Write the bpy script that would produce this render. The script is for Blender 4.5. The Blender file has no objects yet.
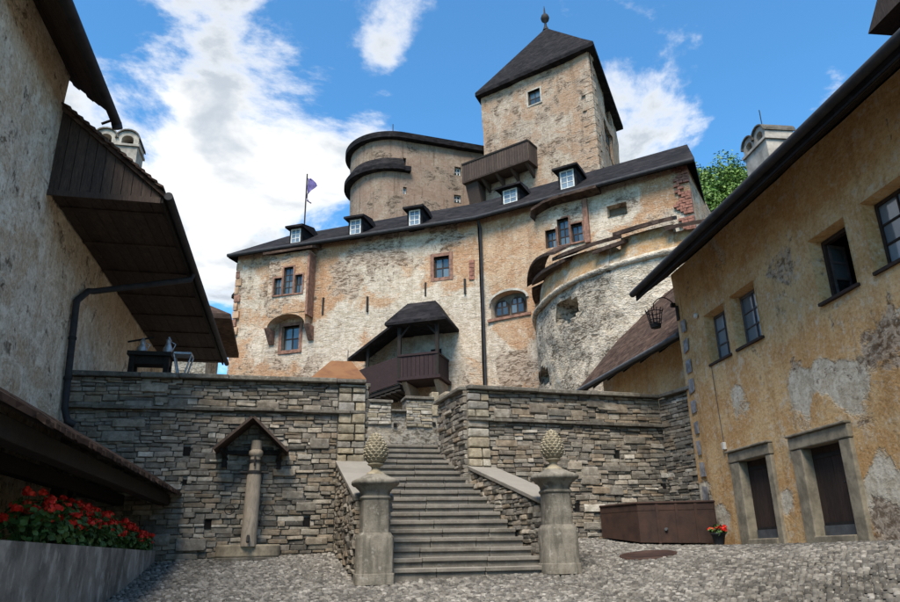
import bpy, bmesh, math, random
import numpy as np
from mathutils import Vector, Matrix, noise as mnoise

random.seed(7)
rng = np.random.default_rng(7)
SC = bpy.context.scene
COL = SC.collection
rad = math.radians

# ------------------------------------------------------------------ camera
FPX, PITCH, ROLL = 710.0, rad(19.54), rad(1.06)
EYE = Vector((0, 0, 2.0))
fwd = Vector((0, math.cos(PITCH), math.sin(PITCH)))
_r = Vector((1, 0, 0)); _u = Vector((0, -math.sin(PITCH), math.cos(PITCH)))
c_r = _r * math.cos(ROLL) - _u * math.sin(ROLL)
c_u = _r * math.sin(ROLL) + _u * math.cos(ROLL)
cam = bpy.data.cameras.new('camera'); cam_ob = bpy.data.objects.new('camera', cam); COL.objects.link(cam_ob)
cam.sensor_width = 36; cam.lens = FPX / 900 * 36; cam.clip_start = 0.1; cam.clip_end = 3000
m = Matrix((c_r, c_u, -fwd)).transposed().to_4x4(); m.translation = EYE
cam_ob.matrix_world = m
SC.camera = cam_ob

# ------------------------------------------------------------------ light
SUN_AZ, SUN_EL = rad(193), rad(55)          # azimuth clockwise from +Y
sd = Vector((math.sin(SUN_AZ) * math.cos(SUN_EL), math.cos(SUN_AZ) * math.cos(SUN_EL), math.sin(SUN_EL)))
sun = bpy.data.lights.new('sun', 'SUN'); sun.energy = 1.75; sun.angle = rad(28); sun.color = (1.0, .91, .79)
sun_ob = bpy.data.objects.new('sun', sun); COL.objects.link(sun_ob)
sun_ob.rotation_euler = sd.to_track_quat('Z', 'Y').to_euler(); sun_ob.location = (-30, -50, 60)
SC.view_settings.view_transform = 'Standard'; SC.view_settings.look = 'None'
SC.view_settings.gamma = 1.0; SC.view_settings.exposure = 1.92

# ------------------------------------------------------------------ node helper
class NT:
    def __init__(s, tree): s.t = tree; s.n = tree.nodes; s.l = tree.links
    def new(s, ty, **kw):
        n = s.n.new(ty)
        for k, v in kw.items(): setattr(n, k, v)
        return n
    def put(s, sock, v):
        if hasattr(v, 'is_output') or hasattr(v, 'links'): s.l.new(v, sock)
        else:
            if isinstance(v, (tuple, list)) and len(v) == 3 and sock.type == 'RGBA': v = (*v, 1)
            sock.default_value = v
    def math(s, op, a, b=0.0, c=None, clamp=False):
        n = s.new('ShaderNodeMath', operation=op, use_clamp=clamp); s.put(n.inputs[0], a); s.put(n.inputs[1], b)
        if c is not None: s.put(n.inputs[2], c)
        return n.outputs[0]
    def vmath(s, op, a, b=(0, 0, 0)):
        n = s.new('ShaderNodeVectorMath', operation=op); s.put(n.inputs[0], a); s.put(n.inputs[1], b)
        return n.outputs['Value'] if op in ('DOT_PRODUCT', 'DISTANCE', 'LENGTH') else n.outputs[0]
    def noise(s, vec, scale, detail=4, rough=.55, dist=0.0):
        n = s.new('ShaderNodeTexNoise'); s.put(n.inputs['Vector'], vec); n.inputs['Scale'].default_value = scale
        n.inputs['Detail'].default_value = detail; n.inputs['Roughness'].default_value = rough; n.inputs['Distortion'].default_value = dist
        return n.outputs[0]
    def voro(s, vec, scale, feature='F1', rnd=1.0, out='Distance'):
        n = s.new('ShaderNodeTexVoronoi', feature=feature); s.put(n.inputs['Vector'], vec); n.inputs['Scale'].default_value = scale
        n.inputs['Randomness'].default_value = rnd
        return n.outputs[out]
    def step(s, v, a, b, lo=0.0, hi=1.0):
        n = s.new('ShaderNodeMapRange', interpolation_type='SMOOTHSTEP'); s.put(n.inputs[0], v)
        s.put(n.inputs[1], a); s.put(n.inputs[2], b); s.put(n.inputs[3], lo); s.put(n.inputs[4], hi)
        return n.outputs[0]
    def ramp(s, fac, stops, mode='LINEAR'):
        n = s.new('ShaderNodeValToRGB'); s.put(n.inputs[0], fac); r = n.color_ramp; r.interpolation = mode
        while len(r.elements) < len(stops): r.elements.new(.5)
        for e, (p, c) in zip(r.elements, stops): e.position = p; e.color = (*c, 1) if len(c) == 3 else c
        return n.outputs[0]
    def mix(s, fac, a, b, mode='MIX'):
        n = s.new('ShaderNodeMix', data_type='RGBA', blend_type=mode, clamp_factor=True)
        s.put(n.inputs[0], fac); s.put(n.inputs[6], a); s.put(n.inputs[7], b); return n.outputs[2]
    def bump(s, h, dist=.02, strength=1.0, normal=None):
        n = s.new('ShaderNodeBump'); n.inputs['Strength'].default_value = strength; n.inputs['Distance'].default_value = dist
        s.put(n.inputs['Height'], h)
        if normal is not None: s.put(n.inputs['Normal'], normal)
        return n.outputs[0]
    def pos(s, scale=(1, 1, 1), off=(0, 0, 0)):
        g = s.new('ShaderNodeNewGeometry'); mp = s.new('ShaderNodeMapping'); s.l.new(g.outputs['Position'], mp.inputs[0])
        mp.inputs['Scale'].default_value = scale; mp.inputs['Location'].default_value = off
        return mp.outputs[0]
    def rnd(s):
        g = s.new('ShaderNodeNewGeometry'); o = s.new('ShaderNodeObjectInfo')
        return s.math('FRACT', s.math('ADD', g.outputs['Random Per Island'], o.outputs['Random']))

MATS = {}
def material(name, build):
    mt = bpy.data.materials.new(name); mt.use_nodes = True; mt.node_tree.nodes.clear()
    nt = NT(mt.node_tree); out = nt.new('ShaderNodeOutputMaterial'); b = nt.new('ShaderNodeBsdfPrincipled')
    nt.l.new(b.outputs[0], out.inputs[0])
    d = dict(color=(.5, .5, .5), rough=.85, metal=0.0, normal=None, spec=.3); d.update(build(nt) or {})
    nt.put(b.inputs['Base Color'], d['color']); nt.put(b.inputs['Roughness'], d['rough']); nt.put(b.inputs['Metallic'], d['metal'])
    nt.put(b.inputs['Specular IOR Level'], d['spec'])
    if d['normal'] is not None: nt.put(b.inputs['Normal'], d['normal'])
    if d.get('trans'): nt.put(b.inputs['Subsurface Weight'], d['trans'])
    MATS[name] = mt
    return mt

# ------------------------------------------------------------------ world sky
w = bpy.data.worlds.new('World'); SC.world = w; w.use_nodes = True; w.node_tree.nodes.clear()
nt = NT(w.node_tree)
wo = nt.new('ShaderNodeOutputWorld'); bg = nt.new('ShaderNodeBackground'); nt.l.new(bg.outputs[0], wo.inputs[0])
sky = nt.new('ShaderNodeTexSky', sky_type='NISHITA', sun_disc=False, sun_elevation=SUN_EL, sun_rotation=SUN_AZ)
sky.altitude = 500; sky.air_density = 1.0; sky.dust_density = 0.4; sky.ozone_density = 2.5
tc = nt.new('ShaderNodeTexCoord'); dvec = tc.outputs['Generated']
sep = nt.new('ShaderNodeSeparateXYZ'); nt.l.new(dvec, sep.inputs[0])
dz = nt.math('MAXIMUM', nt.math('ADD', sep.outputs[2], .18), .05)
cmb = nt.new('ShaderNodeCombineXYZ'); nt.put(cmb.inputs[0], nt.math('DIVIDE', sep.outputs[0], dz)); nt.put(cmb.inputs[1], nt.math('DIVIDE', sep.outputs[1], dz))
cv = nt.vmath('ADD', cmb.outputs[0], (3.7, 1.3, 0))
warp = nt.noise(cv, 1.1, 3, .5)
n1 = nt.noise(cv, 2.3, 10, .62, .25)
n2 = nt.noise(nt.vmath('ADD', cv, (7.1, 2.2, 3)), .8, 4, .5)
def skydir(x, y):
    d = (fwd + c_r * (x - 450) / FPX + c_u * (301 - y) / FPX).normalized(); return tuple(d)
dens = nt.math('ADD', nt.math('MULTIPLY', n1, .75), nt.math('MULTIPLY', n2, .25))
for (px, py, r0, r1, amt) in [(225, 200, .992, .93, .05), (350, 140, .9985, .985, .04), (60, 90, .995, .95, .05), (745, 110, .9993, .988, .05), (430, 10, .9995, .995, .03), (450, 95, .9993, .993, -.09), (270, 130, .9990, .988, .05), (150, 150, .9990, .988, .04), (140, 50, .9994, .992, -.05), (880, 140, .9993, .993, .03), (640, 150, .9995, .993, .05), (215, 45, .9993, .992, .05), (605, 30, .9995, .993, .05), (300, 80, .9992, .9925, -.13), (490, 70, .9993, .991, -.09), (690, 40, .9990, .983, -.09), (850, 70, .998, .982, -.10)]:
    bl = nt.step(nt.vmath('DOT_PRODUCT', nt.vmath('NORMALIZE', dvec), skydir(px, py)), r1, r0)
    dens = nt.math('ADD', dens, nt.math('MULTIPLY', bl, amt))
cm = nt.step(dens, .495, .595)
n3 = nt.noise(nt.vmath('ADD', cv, (.06, -.08, .05)), 2.6, 6, .55, .3)
thick = nt.step(dens, .52, .62)
shade = nt.math('MULTIPLY', thick, nt.step(n3, .30, .52))
ccol = nt.mix(shade, (2.85, 2.8, 2.72), (1.3, 1.45, 1.62))
skyc = nt.mix(1.0, sky.outputs[0], (.29, .545, .635), 'MULTIPLY')
fin = nt.mix(nt.math('MULTIPLY', cm, .97), skyc, ccol)
nt.put(bg.inputs[0], fin); bg.inputs[1].default_value = 0.12

# ------------------------------------------------------------------ pixel helpers
def ray(x, y): return (fwd + c_r * (x - 450) / FPX + c_u * (301 - y) / FPX)
def atY(x, y, Y): d = ray(x, y); return EYE + d * (Y / d.y)
def atZ(x, y, Z): d = ray(x, y); return EYE + d * ((Z - EYE.z) / d.z)
class Fr:
    """vertical wall frame: s along the wall, z up, o outward"""
    def __init__(f, o, u, n): f.o = Vector((o[0], o[1], 0)); f.u = Vector((u[0], u[1], 0)).normalized(); f.n = Vector((n[0], n[1], 0)).normalized()
    def w(f, s, z, o=0.0): p = f.o + f.u * s + f.n * o; return Vector((p.x, p.y, z))
    def px(f, x, y, o=0.0):
        d = ray(x, y); q = f.o + f.n * o; t = (q - EYE).dot(f.n) / d.dot(f.n) if abs(d.dot(f.n)) > 1e-9 else 0
        p = EYE + d * t; return ((p - f.o).dot(f.u), p.z)
    def rot(f):   # matrix: local x=u, y=-n, z=up
        y = -f.n; mm = Matrix((f.u, y, Vector((0, 0, 1)))).transposed()
        return mm

# ------------------------------------------------------------------ mesh helpers
class MB:
    def __init__(s): s.v = []; s.f = []; s.sm = []
    def add(s, vs, fs, smooth=False):
        b = len(s.v); s.v += [tuple(v) for v in vs]; s.f += [tuple(i + b for i in f) for f in fs]; s.sm += [smooth] * len(fs); return s
    def hexa(s, p):    # 8 points: bottom 4 ccw, top 4
        return s.add(p, [(3, 2, 1, 0), (4, 5, 6, 7), (0, 1, 5, 4), (1, 2, 6, 5), (2, 3, 7, 6), (3, 0, 4, 7)])
    def fbox(s, f, s0, s1, z0, z1, o0, o1):
        return s.hexa([f.w(s0, z0, o1), f.w(s1, z0, o1), f.w(s1, z0, o0), f.w(s0, z0, o0), f.w(s0, z1, o1), f.w(s1, z1, o1), f.w(s1, z1, o0), f.w(s0, z1, o0)])
    def box(s, c, sx, sy, sz, rot=None):
        c = Vector(c); pts = []
        for z in (-.5, .5):
            for x, y in ((-.5, -.5), (.5, -.5), (.5, .5), (-.5, .5)):
                v = Vector((x * sx, y * sy, z * sz)); pts.append(c + (rot @ v if rot else v))
        return s.hexa(pts)
    def prism(s, poly, d):   # poly: list of Vector, extruded by d
        n = len(poly); d = Vector(d); p2 = [Vector(p) + d for p in poly]
        return s.add(list(poly) + p2, [tuple(range(n))[::-1], tuple(range(n, 2 * n))] + [(i, (i + 1) % n, n + (i + 1) % n, n + i) for i in range(n)])
    def tube(s, pts, r, n=8, cap=True):
        pts = [Vector(p) for p in pts]; rs = r if isinstance(r, (list, tuple)) else [r] * len(pts); vs = []; up = None
        for i, p in enumerate(pts):
            t = (pts[min(i + 1, len(pts) - 1)] - pts[max(i - 1, 0)]).normalized()
            if up is None: up = t.orthogonal().normalized()
            up = (up - t * up.dot(t)).normalized() if (up - t * up.dot(t)).length > 1e-4 else t.orthogonal().normalized()
            b = t.cross(up)
            for k in range(n):
                a = 2 * math.pi * k / n; vs.append(p + (up * math.cos(a) + b * math.sin(a)) * rs[i])
        fs = [(i * n + k, i * n + (k + 1) % n, (i + 1) * n + (k + 1) % n, (i + 1) * n + k) for i in range(len(pts) - 1) for k in range(n)]
        s.add(vs, fs, True)
        if cap: s.add(vs[:n], [tuple(range(n))[::-1]]); s.add(vs[-n:], [tuple(range(n))])
        return s
    def lathe(s, c, prof, n=24, sq=0.0, ang=0.0, smooth=True):   # prof: (r, z); sq: squareness 0..1
        c = Vector(c); vs = []
        for r, z in prof:
            for k in range(n):
                a = 2 * math.pi * k / n; ca, sa = math.cos(a), math.sin(a)
                q = 1 / max(abs(ca), abs(sa)); q = 1 + (min(q, 1.29) - 1) * sq
                x, y = r * q * ca, r * q * sa
                vs.append(c + Vector((x * math.cos(ang) - y * math.sin(ang), x * math.sin(ang) + y * math.cos(ang), z)))
        m_ = len(prof)
        fs = [(i * n + k, i * n + (k + 1) % n, (i + 1) * n + (k + 1) % n, (i + 1) * n + k) for i in range(m_ - 1) for k in range(n)]
        s.add(vs, fs, smooth); s.add(vs[-n:], [tuple(range(n))]); s.add(vs[:n], [tuple(range(n))[::-1]])
        return s
    def mesh(s, name, mat):
        me = bpy.data.meshes.new(name); me.from_pydata(s.v, [], s.f)
        me.polygons.foreach_set('use_smooth', s.sm)
        me.materials.append(MATS[mat]); me.update()
        bm = bmesh.new(); bm.from_mesh(me); bmesh.ops.recalc_face_normals(bm, faces=bm.faces); bm.to_mesh(me); bm.free()
        return me
    def obj(s, name, mat, parent=None, bevel=0, **kw):
        o = link(name, s.mesh(name, mat), parent)
        if bevel:
            b = o.modifiers.new('bevel', 'BEVEL'); b.width = bevel; b.segments = 2; b.limit_method = 'ANGLE'; b.angle_limit = rad(40)
        return tag(o, **kw)
def link(name, data, parent=None):
    o = bpy.data.objects.new(name, data); COL.objects.link(o)
    if parent is not None:
        o.parent = parent; o.matrix_parent_inverse = Matrix.Translation(-world_loc(parent))
    return o
def world_loc(p): return Vector(p.location) if p.type == 'EMPTY' else Vector((0, 0, 0))
def tag(o, label=None, cat=None, group=None, kind=None):
    for k, v in (('label', label), ('category', cat), ('group', group), ('kind', kind)):
        if v: o[k] = v
    return o
def thing(name, loc, label, cat, group=None):
    o = bpy.data.objects.new(name, None); COL.objects.link(o); o.location = loc; o.empty_display_size = .2
    return tag(o, label, cat, group)
def sstep(a, b, x): t = min(1, max(0, (x - a) / (b - a))); return t * t * (3 - 2 * t)
def fbm(p, s=1.0, o=3): return mnoise.fractal(Vector(p) * s, .9, 2.1, o)

def wall_grid(mb, f, s0, s1, z0, z1, holes=(), rev=.25, cell=.5, amp=.02, top=None):
    """plastered wall face with real openings; holes: (s0,s1,z0,z1)"""
    def cuts(a, b, ex):
        c = sorted({a, b, *[e for e in ex if a < e < b]}); out = []
        for i in range(len(c) - 1):
            k = max(1, int(round((c[i + 1] - c[i]) / cell)))
            out += [c[i] + (c[i + 1] - c[i]) * j / k for j in range(k)]
        return out + [c[-1]]
    S = cuts(s0, s1, [h[0] for h in holes] + [h[1] for h in holes]); Z = cuts(z0, z1, [h[2] for h in holes] + [h[3] for h in holes])
    def pt(s, z):
        p = f.w(s, z); d = fbm(p, .35, 3) * amp * 2 + fbm(p, 1.6, 2) * amp * .6
        return f.w(s, z, d)
    vs = [pt(s, z) for z in Z for s in S]; n = len(S); fs = []
    for j in range(len(Z) - 1):
        for i in range(n - 1):
            cs, cz = (S[i] + S[i + 1]) / 2, (Z[j] + Z[j + 1]) / 2
            if any(h[0] < cs < h[1] and h[2] < cz < h[3] for h in holes): continue
            fs.append((j * n + i, j * n + i + 1, (j + 1) * n + i + 1, (j + 1) * n + i))
    mb.add(vs, fs, True)
    for h in holes:
        a, b, c, d = h[:4]; k = h[4] if len(h) > 4 else 0.0   # k: splay
        q = [(a, c), (b, c), (b, d), (a, d)]; qi = [(a + k, c + k), (b - k, c + k), (b - k, d - k), (a + k, d - k)]
        vo = [f.w(s, z, .02) for s, z in q]; vi = [f.w(s, z, -rev) for s, z in qi]
        mb.add(vo + vi, [(i, (i + 1) % 4, 4 + (i + 1) % 4, 4 + i) for i in range(4)])
    return mb

def window(f, s0, s1, z0, z1, o, parent, cols=2, rows=2, bar=.035, fr=.06, mat='frame_dark', glass='glass', thick=.06, name='window'):
    """frame with bars at outward offset o; every pane its own sub-part"""
    mb = MB()
    mb.fbox(f, s0, s0 + fr, z0, z1, o - thick, o); mb.fbox(f, s1 - fr, s1, z0, z1, o - thick, o)
    mb.fbox(f, s0 + fr, s1 - fr, z0, z0 + fr, o - thick, o); mb.fbox(f, s0 + fr, s1 - fr, z1 - fr, z1, o - thick, o)
    ws = (s1 - s0 - 2 * fr) / cols; hs = (z1 - z0 - 2 * fr) / rows
    for i in range(1, cols): mb.fbox(f, s0 + fr + ws * i - bar / 2, s0 + fr + ws * i + bar / 2, z0 + fr, z1 - fr, o - thick * .8, o - .006)
    for j in range(1, rows): mb.fbox(f, s0 + fr, s1 - fr, z0 + fr + hs * j - bar / 2, z0 + fr + hs * j + bar / 2, o - thick * .8, o - .010)
    wn = mb.obj(name, mat, parent)
    for i in range(cols):
        for j in range(rows):
            t = random.uniform(-.006, .006)
            a, b, c, d = s0 + fr + ws * i, s0 + fr + ws * (i + 1), z0 + fr + hs * j, z0 + fr + hs * (j + 1)
            oo = o - thick * .55
            MB().hexa([f.w(a, c, oo + t), f.w(b, c, oo - t), f.w(b, c, oo - .012), f.w(a, c, oo - .012), f.w(a, d, oo + t * .3), f.w(b, d, oo - t), f.w(b, d, oo - .012), f.w(a, d, oo - .012)]).obj('pane', glass, wn)
    return wn
# ------------------------------------------------------------------ materials
def stone_mat(name, stops, big=.5, bsc=24, bd=.012, dirt=.5):
    def b(nt):
        r = nt.rnd(); P = nt.pos()
        c = nt.ramp(r, stops)
        g = nt.noise(P, 7, 5, .65); c = nt.mix(nt.step(g, .35, .7), nt.mix(1.0, c, (.55, .53, .50), 'MULTIPLY'), c)
        L = nt.noise(P, big, 4, .6); c = nt.mix(nt.math('MULTIPLY', nt.step(L, .45, .70), dirt), c, nt.mix(1.0, c, (.42, .40, .36), 'MULTIPLY'))
        li = nt.noise(P, 19, 3, .6); c = nt.mix(nt.math('MULTIPLY', nt.step(li, .60, .72), .5), c, (.42, .40, .35))
        h = nt.math('ADD', nt.noise(P, bsc, 5, .7), nt.math('MULTIPLY', nt.noise(P, bsc * 3, 2, .6), .35))
        return dict(color=c, rough=.92, normal=nt.bump(h, bd, .9))
    return material(name, b)
stone_mat('rubble', [(0, (.12, .11, .095)), (.15, (.22, .20, .17)), (.32, (.31, .28, .235)), (.48, (.29, .23, .165)), (.6, (.19, .175, .155)), (.75, (.38, .345, .29)), (.88, (.33, .26, .185)), (1, (.53, .495, .43))])
stone_mat('quoin', [(0, (.30, .27, .21)), (.4, (.40, .34, .24)), (.7, (.33, .31, .28)), (1, (.50, .46, .38))])
stone_mat('cobble', [(0, (.09, .085, .078)), (.3, (.15, .142, .13)), (.6, (.205, .193, .175)), (.85, (.27, .255, .23)), (1, (.36, .34, .31))], .35, 40, .004, .6)
stone_mat('coping', [(0, (.12, .11, .095)), (.5, (.17, .155, .13)), (1, (.22, .20, .165))], .9, 20, .012, .6)
def b_step(nt):
    P = nt.pos(); r = nt.rnd()
    c = nt.ramp(nt.noise(P, 3, 6, .65), [(.3, (.075, .067, .055)), (.5, (.13, .116, .096)), (.7, (.20, .18, .15))])
    c = nt.mix(nt.math('MULTIPLY', r, .5), c, (.22, .20, .175))
    c = nt.mix(nt.math('MULTIPLY', nt.step(nt.noise(P, 22, 3, .6), .55, .7), .45), c, (.25, .235, .205))
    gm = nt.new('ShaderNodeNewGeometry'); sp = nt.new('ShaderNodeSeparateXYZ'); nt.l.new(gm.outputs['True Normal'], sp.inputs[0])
    c = nt.mix(nt.math('MULTIPLY', nt.step(sp.outputs[2], .5, .9), .55), c, (.28, .258, .222))      # upward faces paler than the risers
    return dict(color=c, rough=.9, normal=nt.bump(nt.noise(P, 30, 5, .7), .01, .8))
material('step_stone', b_step)
def b_pill(nt):
    P = nt.pos()
    c = nt.ramp(nt.noise(P, 2.6, 6, .65), [(.30, (.085, .077, .063)), (.45, (.165, .148, .12)), (.58, (.225, .203, .165)), (.75, (.14, .117, .088))])
    c = nt.mix(nt.math('MULTIPLY', nt.step(nt.noise(nt.pos((3, 3, .6)), 2.0, 5, .65), .46, .62), .75), c, (.085, .078, .062))
    c = nt.mix(nt.math('MULTIPLY', nt.step(nt.noise(P, 9, 4, .6), .58, .72), .4), c, (.42, .40, .36))
    return dict(color=c, rough=.9, normal=nt.bump(nt.math('ADD', nt.noise(P, 35, 5, .7), nt.noise(P, 8, 3, .6)), .012, .8))
material('pillar_stone', b_pill)
def b_cone(nt):
    P = nt.pos()
    c = nt.ramp(nt.noise(P, 6, 5, .6), [(.3, (.16, .135, .09)), (.55, (.28, .24, .165)), (.75, (.34, .30, .22))])
    return dict(color=c, rough=.9, normal=nt.bump(nt.noise(P, 45, 4, .7), .006, .8))
material('cone_stone', b_cone)
def b_mort(nt):
    P = nt.pos(); c = nt.ramp(nt.noise(P, 5, 6, .7), [(.3, (.13, .117, .097)), (.6, (.215, .193, .16)), (.8, (.29, .262, .218))])
    return dict(color=c, rough=1, normal=nt.bump(nt.noise(P, 16, 5, .75), .03, 1))
material('mortar', b_mort)
def b_ground(nt):
    P = nt.pos(); v = nt.voro(P, 9.5); c = nt.ramp(nt.noise(P, 1.2, 6, .6), [(.3, (.085, .078, .066)), (.6, (.13, .12, .104)), (.8, (.10, .105, .07))])
    c = nt.mix(nt.step(v, .25, .55), nt.mix(.5, c, (.25, .24, .22)), c)
    return dict(color=c, rough=.97, normal=nt.bump(nt.math('MULTIPLY', v, -1), .03, .8))
material('ground', b_ground)
def b_hill(nt):
    P = nt.pos(); c = nt.ramp(nt.noise(P, .6, 7, .7), [(.3, (.02, .035, .012)), (.6, (.05, .085, .025)), (.8, (.08, .11, .04))])
    return dict(color=c, rough=1, normal=nt.bump(nt.noise(P, 2, 6, .8), .6, 1))
material('hill', b_hill)

def plaster(name, white, mid, dark, base, o=(0, 0, 0), sc=.55, t_mid=(.44, .60), t_dark=(.53, .66), blobs=(), relief=.03, streak=.35, stone_sc=3.2, stonevis=.5, flat=2.4, edge=0.0):
    """layered lime plaster: white coat worn to a coloured coat worn to stonework; blobs = (centre, r_in, r_out, add_mid, add_dark)"""
    def b(nt):
        P = nt.pos((1, 1, 1), o); P0 = nt.pos()
        n1 = nt.noise(P, sc, 6, .64, .6); n2 = nt.noise(nt.vmath('ADD', P, (11, 5, 3)), sc * 1.7, 7, .68, .5); n3 = nt.noise(P, 4.5, 5, .68); n4 = nt.noise(P, 16, 3, .65)
        ns = nt.noise(nt.vmath('MULTIPLY', P, (1, 1, flat)), stone_sc, 3, .6, .9)
        m1, d1 = n1, n2
        for (c, ri, ro, am, ad) in blobs:
            k = nt.step(nt.vmath('DISTANCE', P0, c), ri, ro, 1.0, 0.0)
            if am: m1 = nt.math('ADD', m1, nt.math('MULTIPLY', k, am))
            if ad: d1 = nt.math('ADD', d1, nt.math('MULTIPLY', k, ad))
        # ragged edges: fine noise shifts every patch border
        fine = nt.math('ADD', nt.math('MULTIPLY', nt.math('SUBTRACT', n3, .5), .20), nt.math('MULTIPLY', nt.math('SUBTRACT', n4, .5), .10))
        mm = nt.step(nt.math('ADD', m1, fine), *t_mid); dd = nt.step(nt.math('ADD', d1, fine), *t_dark)
        cw = nt.mix(nt.step(n3, .38, .62), nt.mix(1.0, white, (.74, .70, .64), 'MULTIPLY'), white)
        cmid = nt.mix(nt.step(n2, .42, .58), mid, base)
        cmid = nt.mix(nt.math('MULTIPLY', nt.step(n3, .52, .66), .5), cmid, white)
        c = nt.mix(mm, cw, cmid)
        rub = nt.step(ns, .40, .60)
        cst = nt.mix(rub, nt.mix(1.0, dark, (.42, .40, .37), 'MULTIPLY'), nt.mix(.35, dark, white))
        c = nt.mix(nt.math('MULTIPLY', dd, .9), c, cst)
        c = nt.mix(nt.math('MULTIPLY', nt.step(ns, .46, .36), stonevis), c, nt.mix(1.0, c, (.52, .47, .42), 'MULTIPLY'))
        sn = nt.noise(nt.pos((2.2, 2.2, .16), o), 1.3, 5, .62)                 # soot and water streaks
        c = nt.mix(nt.math('MULTIPLY', nt.step(sn, .50, .70), streak), c, nt.mix(1.0, c, (.42, .38, .34), 'MULTIPLY'))
        c = nt.mix(nt.math('MULTIPLY', nt.step(n4, .52, .66), .5), c, nt.mix(1.0, c, (.55, .5, .46), 'MULTIPLY'))
        c = nt.mix(nt.math('MULTIPLY', nt.step(n4, .46, .34), .30), c, white)
        h = nt.math('ADD', nt.math('MULTIPLY', n3, .6), nt.math('MULTIPLY', n4, .35))
        h = nt.math('ADD', h, nt.math('MULTIPLY', ns, .4 + stonevis))
        if edge: h = nt.math('SUBTRACT', nt.math('ADD', h, nt.math('MULTIPLY', mm, edge)), nt.math('MULTIPLY', dd, edge))
        return dict(color=c, rough=.95, normal=nt.bump(h, relief, 1.0), spec=.12)
    return material(name, b)
def rust_mat(name, cols, sc=4):
    def b(nt):
        P = nt.pos(); c = nt.ramp(nt.noise(P, sc, 6, .65), [(.3, cols[0]), (.5, cols[1]), (.72, cols[2])])
        return dict(color=c, rough=.75, normal=nt.bump(nt.noise(P, 30, 4, .6), .003, .5), metal=.15)
    return material(name, b)
rust_mat('corten', [(.028, .016, .013), (.045, .024, .018), (.062, .032, .022)])
rust_mat('rust_sheet', [(.13, .055, .024), (.21, .098, .038), (.16, .085, .045)], 1.5)
rust_mat('iron', [(.012, .012, .013), (.02, .019, .019), (.03, .025, .022)], 9)
rust_mat('zinc', [(.06, .064, .068), (.085, .09, .095), (.12, .125, .13)], 5)
rust_mat('gutter', [(.018, .018, .02), (.03, .03, .033), (.045, .042, .042)], 5)
def wood(name, a, b_, c, st=(1, 1, 1)):
    def b(nt):
        P = nt.pos(st); r = nt.rnd()
        g = nt.noise(P, 14, 6, .65, 1.2)
        col = nt.ramp(g, [(.3, a), (.52, b_), (.75, c)])
        col = nt.mix(nt.math('MULTIPLY', r, .55), col, nt.mix(1.0, col, (.45, .45, .48), 'MULTIPLY'))
        col = nt.mix(nt.math('MULTIPLY', nt.step(nt.noise(nt.pos(), 1.5, 5, .6), .5, .7), .4), col, nt.mix(1.0, col, (1.6, 1.5, 1.4), 'MULTIPLY'))
        return dict(color=col, rough=.85, normal=nt.bump(g, .006, .7))
    return material(name, b)
wood('wood_dark', (.010, .008, .007), (.020, .016, .013), (.034, .027, .022))
wood('wood_gable', (.035, .023, .018), (.065, .044, .034), (.105, .075, .058), (2, 2, .3))
wood('wood_soffit', (.028, .019, .015), (.055, .038, .029), (.09, .064, .049), (1.5, .3, 1))
wood('wood_plum', (.020, .011, .012), (.034, .019, .020), (.05, .03, .03))
wood('wood_pale', (.20, .165, .12), (.31, .26, .20), (.40, .345, .27), (1.5, 1.5, .3))
wood('wood_door', (.022, .013, .010), (.04, .025, .02), (.06, .04, .032), (3, 3, .3))
def shingle(name, a, b_, c, sc=3.0):
    def b(nt):
        P = nt.pos((1, 1, 1)); v = nt.voro(nt.vmath('MULTIPLY', P, (1, 1, 2.2)), sc, out='Color'); bw = nt.new('ShaderNodeRGBToBW'); nt.l.new(v, bw.inputs[0])
        col = nt.ramp(bw.outputs[0], [(.1, a), (.5, b_), (.9, c)])
        col = nt.mix(nt.step(nt.noise(P, .8, 6, .65), .4, .7), col, nt.mix(1.0, col, (1.7, 1.6, 1.5), 'MULTIPLY'))
        sw = nt.new('ShaderNodeTexWave', wave_type='BANDS', bands_direction='Z', wave_profile='SAW'); nt.l.new(P, sw.inputs[0]); sw.inputs['Scale'].default_value = 1.1; sw.inputs['Distortion'].default_value = .4
        col = nt.mix(nt.math('MULTIPLY', nt.step(sw.outputs[1], .75, 1.0), .6), col, nt.mix(1.0, col, (.35, .35, .35), 'MULTIPLY'))
        return dict(color=col, rough=.92, spec=.12, normal=nt.bump(nt.math('ADD', sw.outputs[1], bw.outputs[0]), .05, .9))
    return material(name, b)
shingle('slate', (.008, .0075, .0085), (.014, .013, .0145), (.024, .022, .024))
shingle('shingle_brown', (.035, .022, .017), (.055, .036, .028), (.085, .058, .046), 5)
def b_glass(nt):
    r = nt.rnd(); c = nt.ramp(r, [(0, (.015, .02, .022)), (.6, (.05, .07, .075)), (1, (.11, .14, .15))])
    return dict(color=c, rough=.06, spec=.9, normal=nt.bump(nt.noise(nt.pos(), 3, 2, .5), .01, .25))
material('glass', b_glass)
def b_glassb(nt):
    r = nt.rnd(); c = nt.ramp(r, [(0, (.10, .13, .155)), (1, (.20, .245, .28))])  # pale blue base colour stands in for reflected sky
    return dict(color=c, rough=.1, spec=.8)
material('glass_sky_tint', b_glassb)
def simple(name, col, rough=.8, var=.3, sc=8, metal=0.0):
    def b(nt):
        P = nt.pos(); k = nt.noise(P, sc, 5, .65)
        c = nt.mix(nt.step(k, .3, .7), tuple(x * (1 - var) for x in col), tuple(min(1, x * (1 + var)) for x in col))
        c = nt.mix(nt.math('MULTIPLY', nt.rnd(), .3), c, nt.mix(1.0, c, (.6, .6, .6), 'MULTIPLY'))
        return dict(color=c, rough=rough, metal=metal, normal=nt.bump(nt.noise(P, sc * 4, 4, .6), .006, .5))
    return material(name, b)
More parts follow.
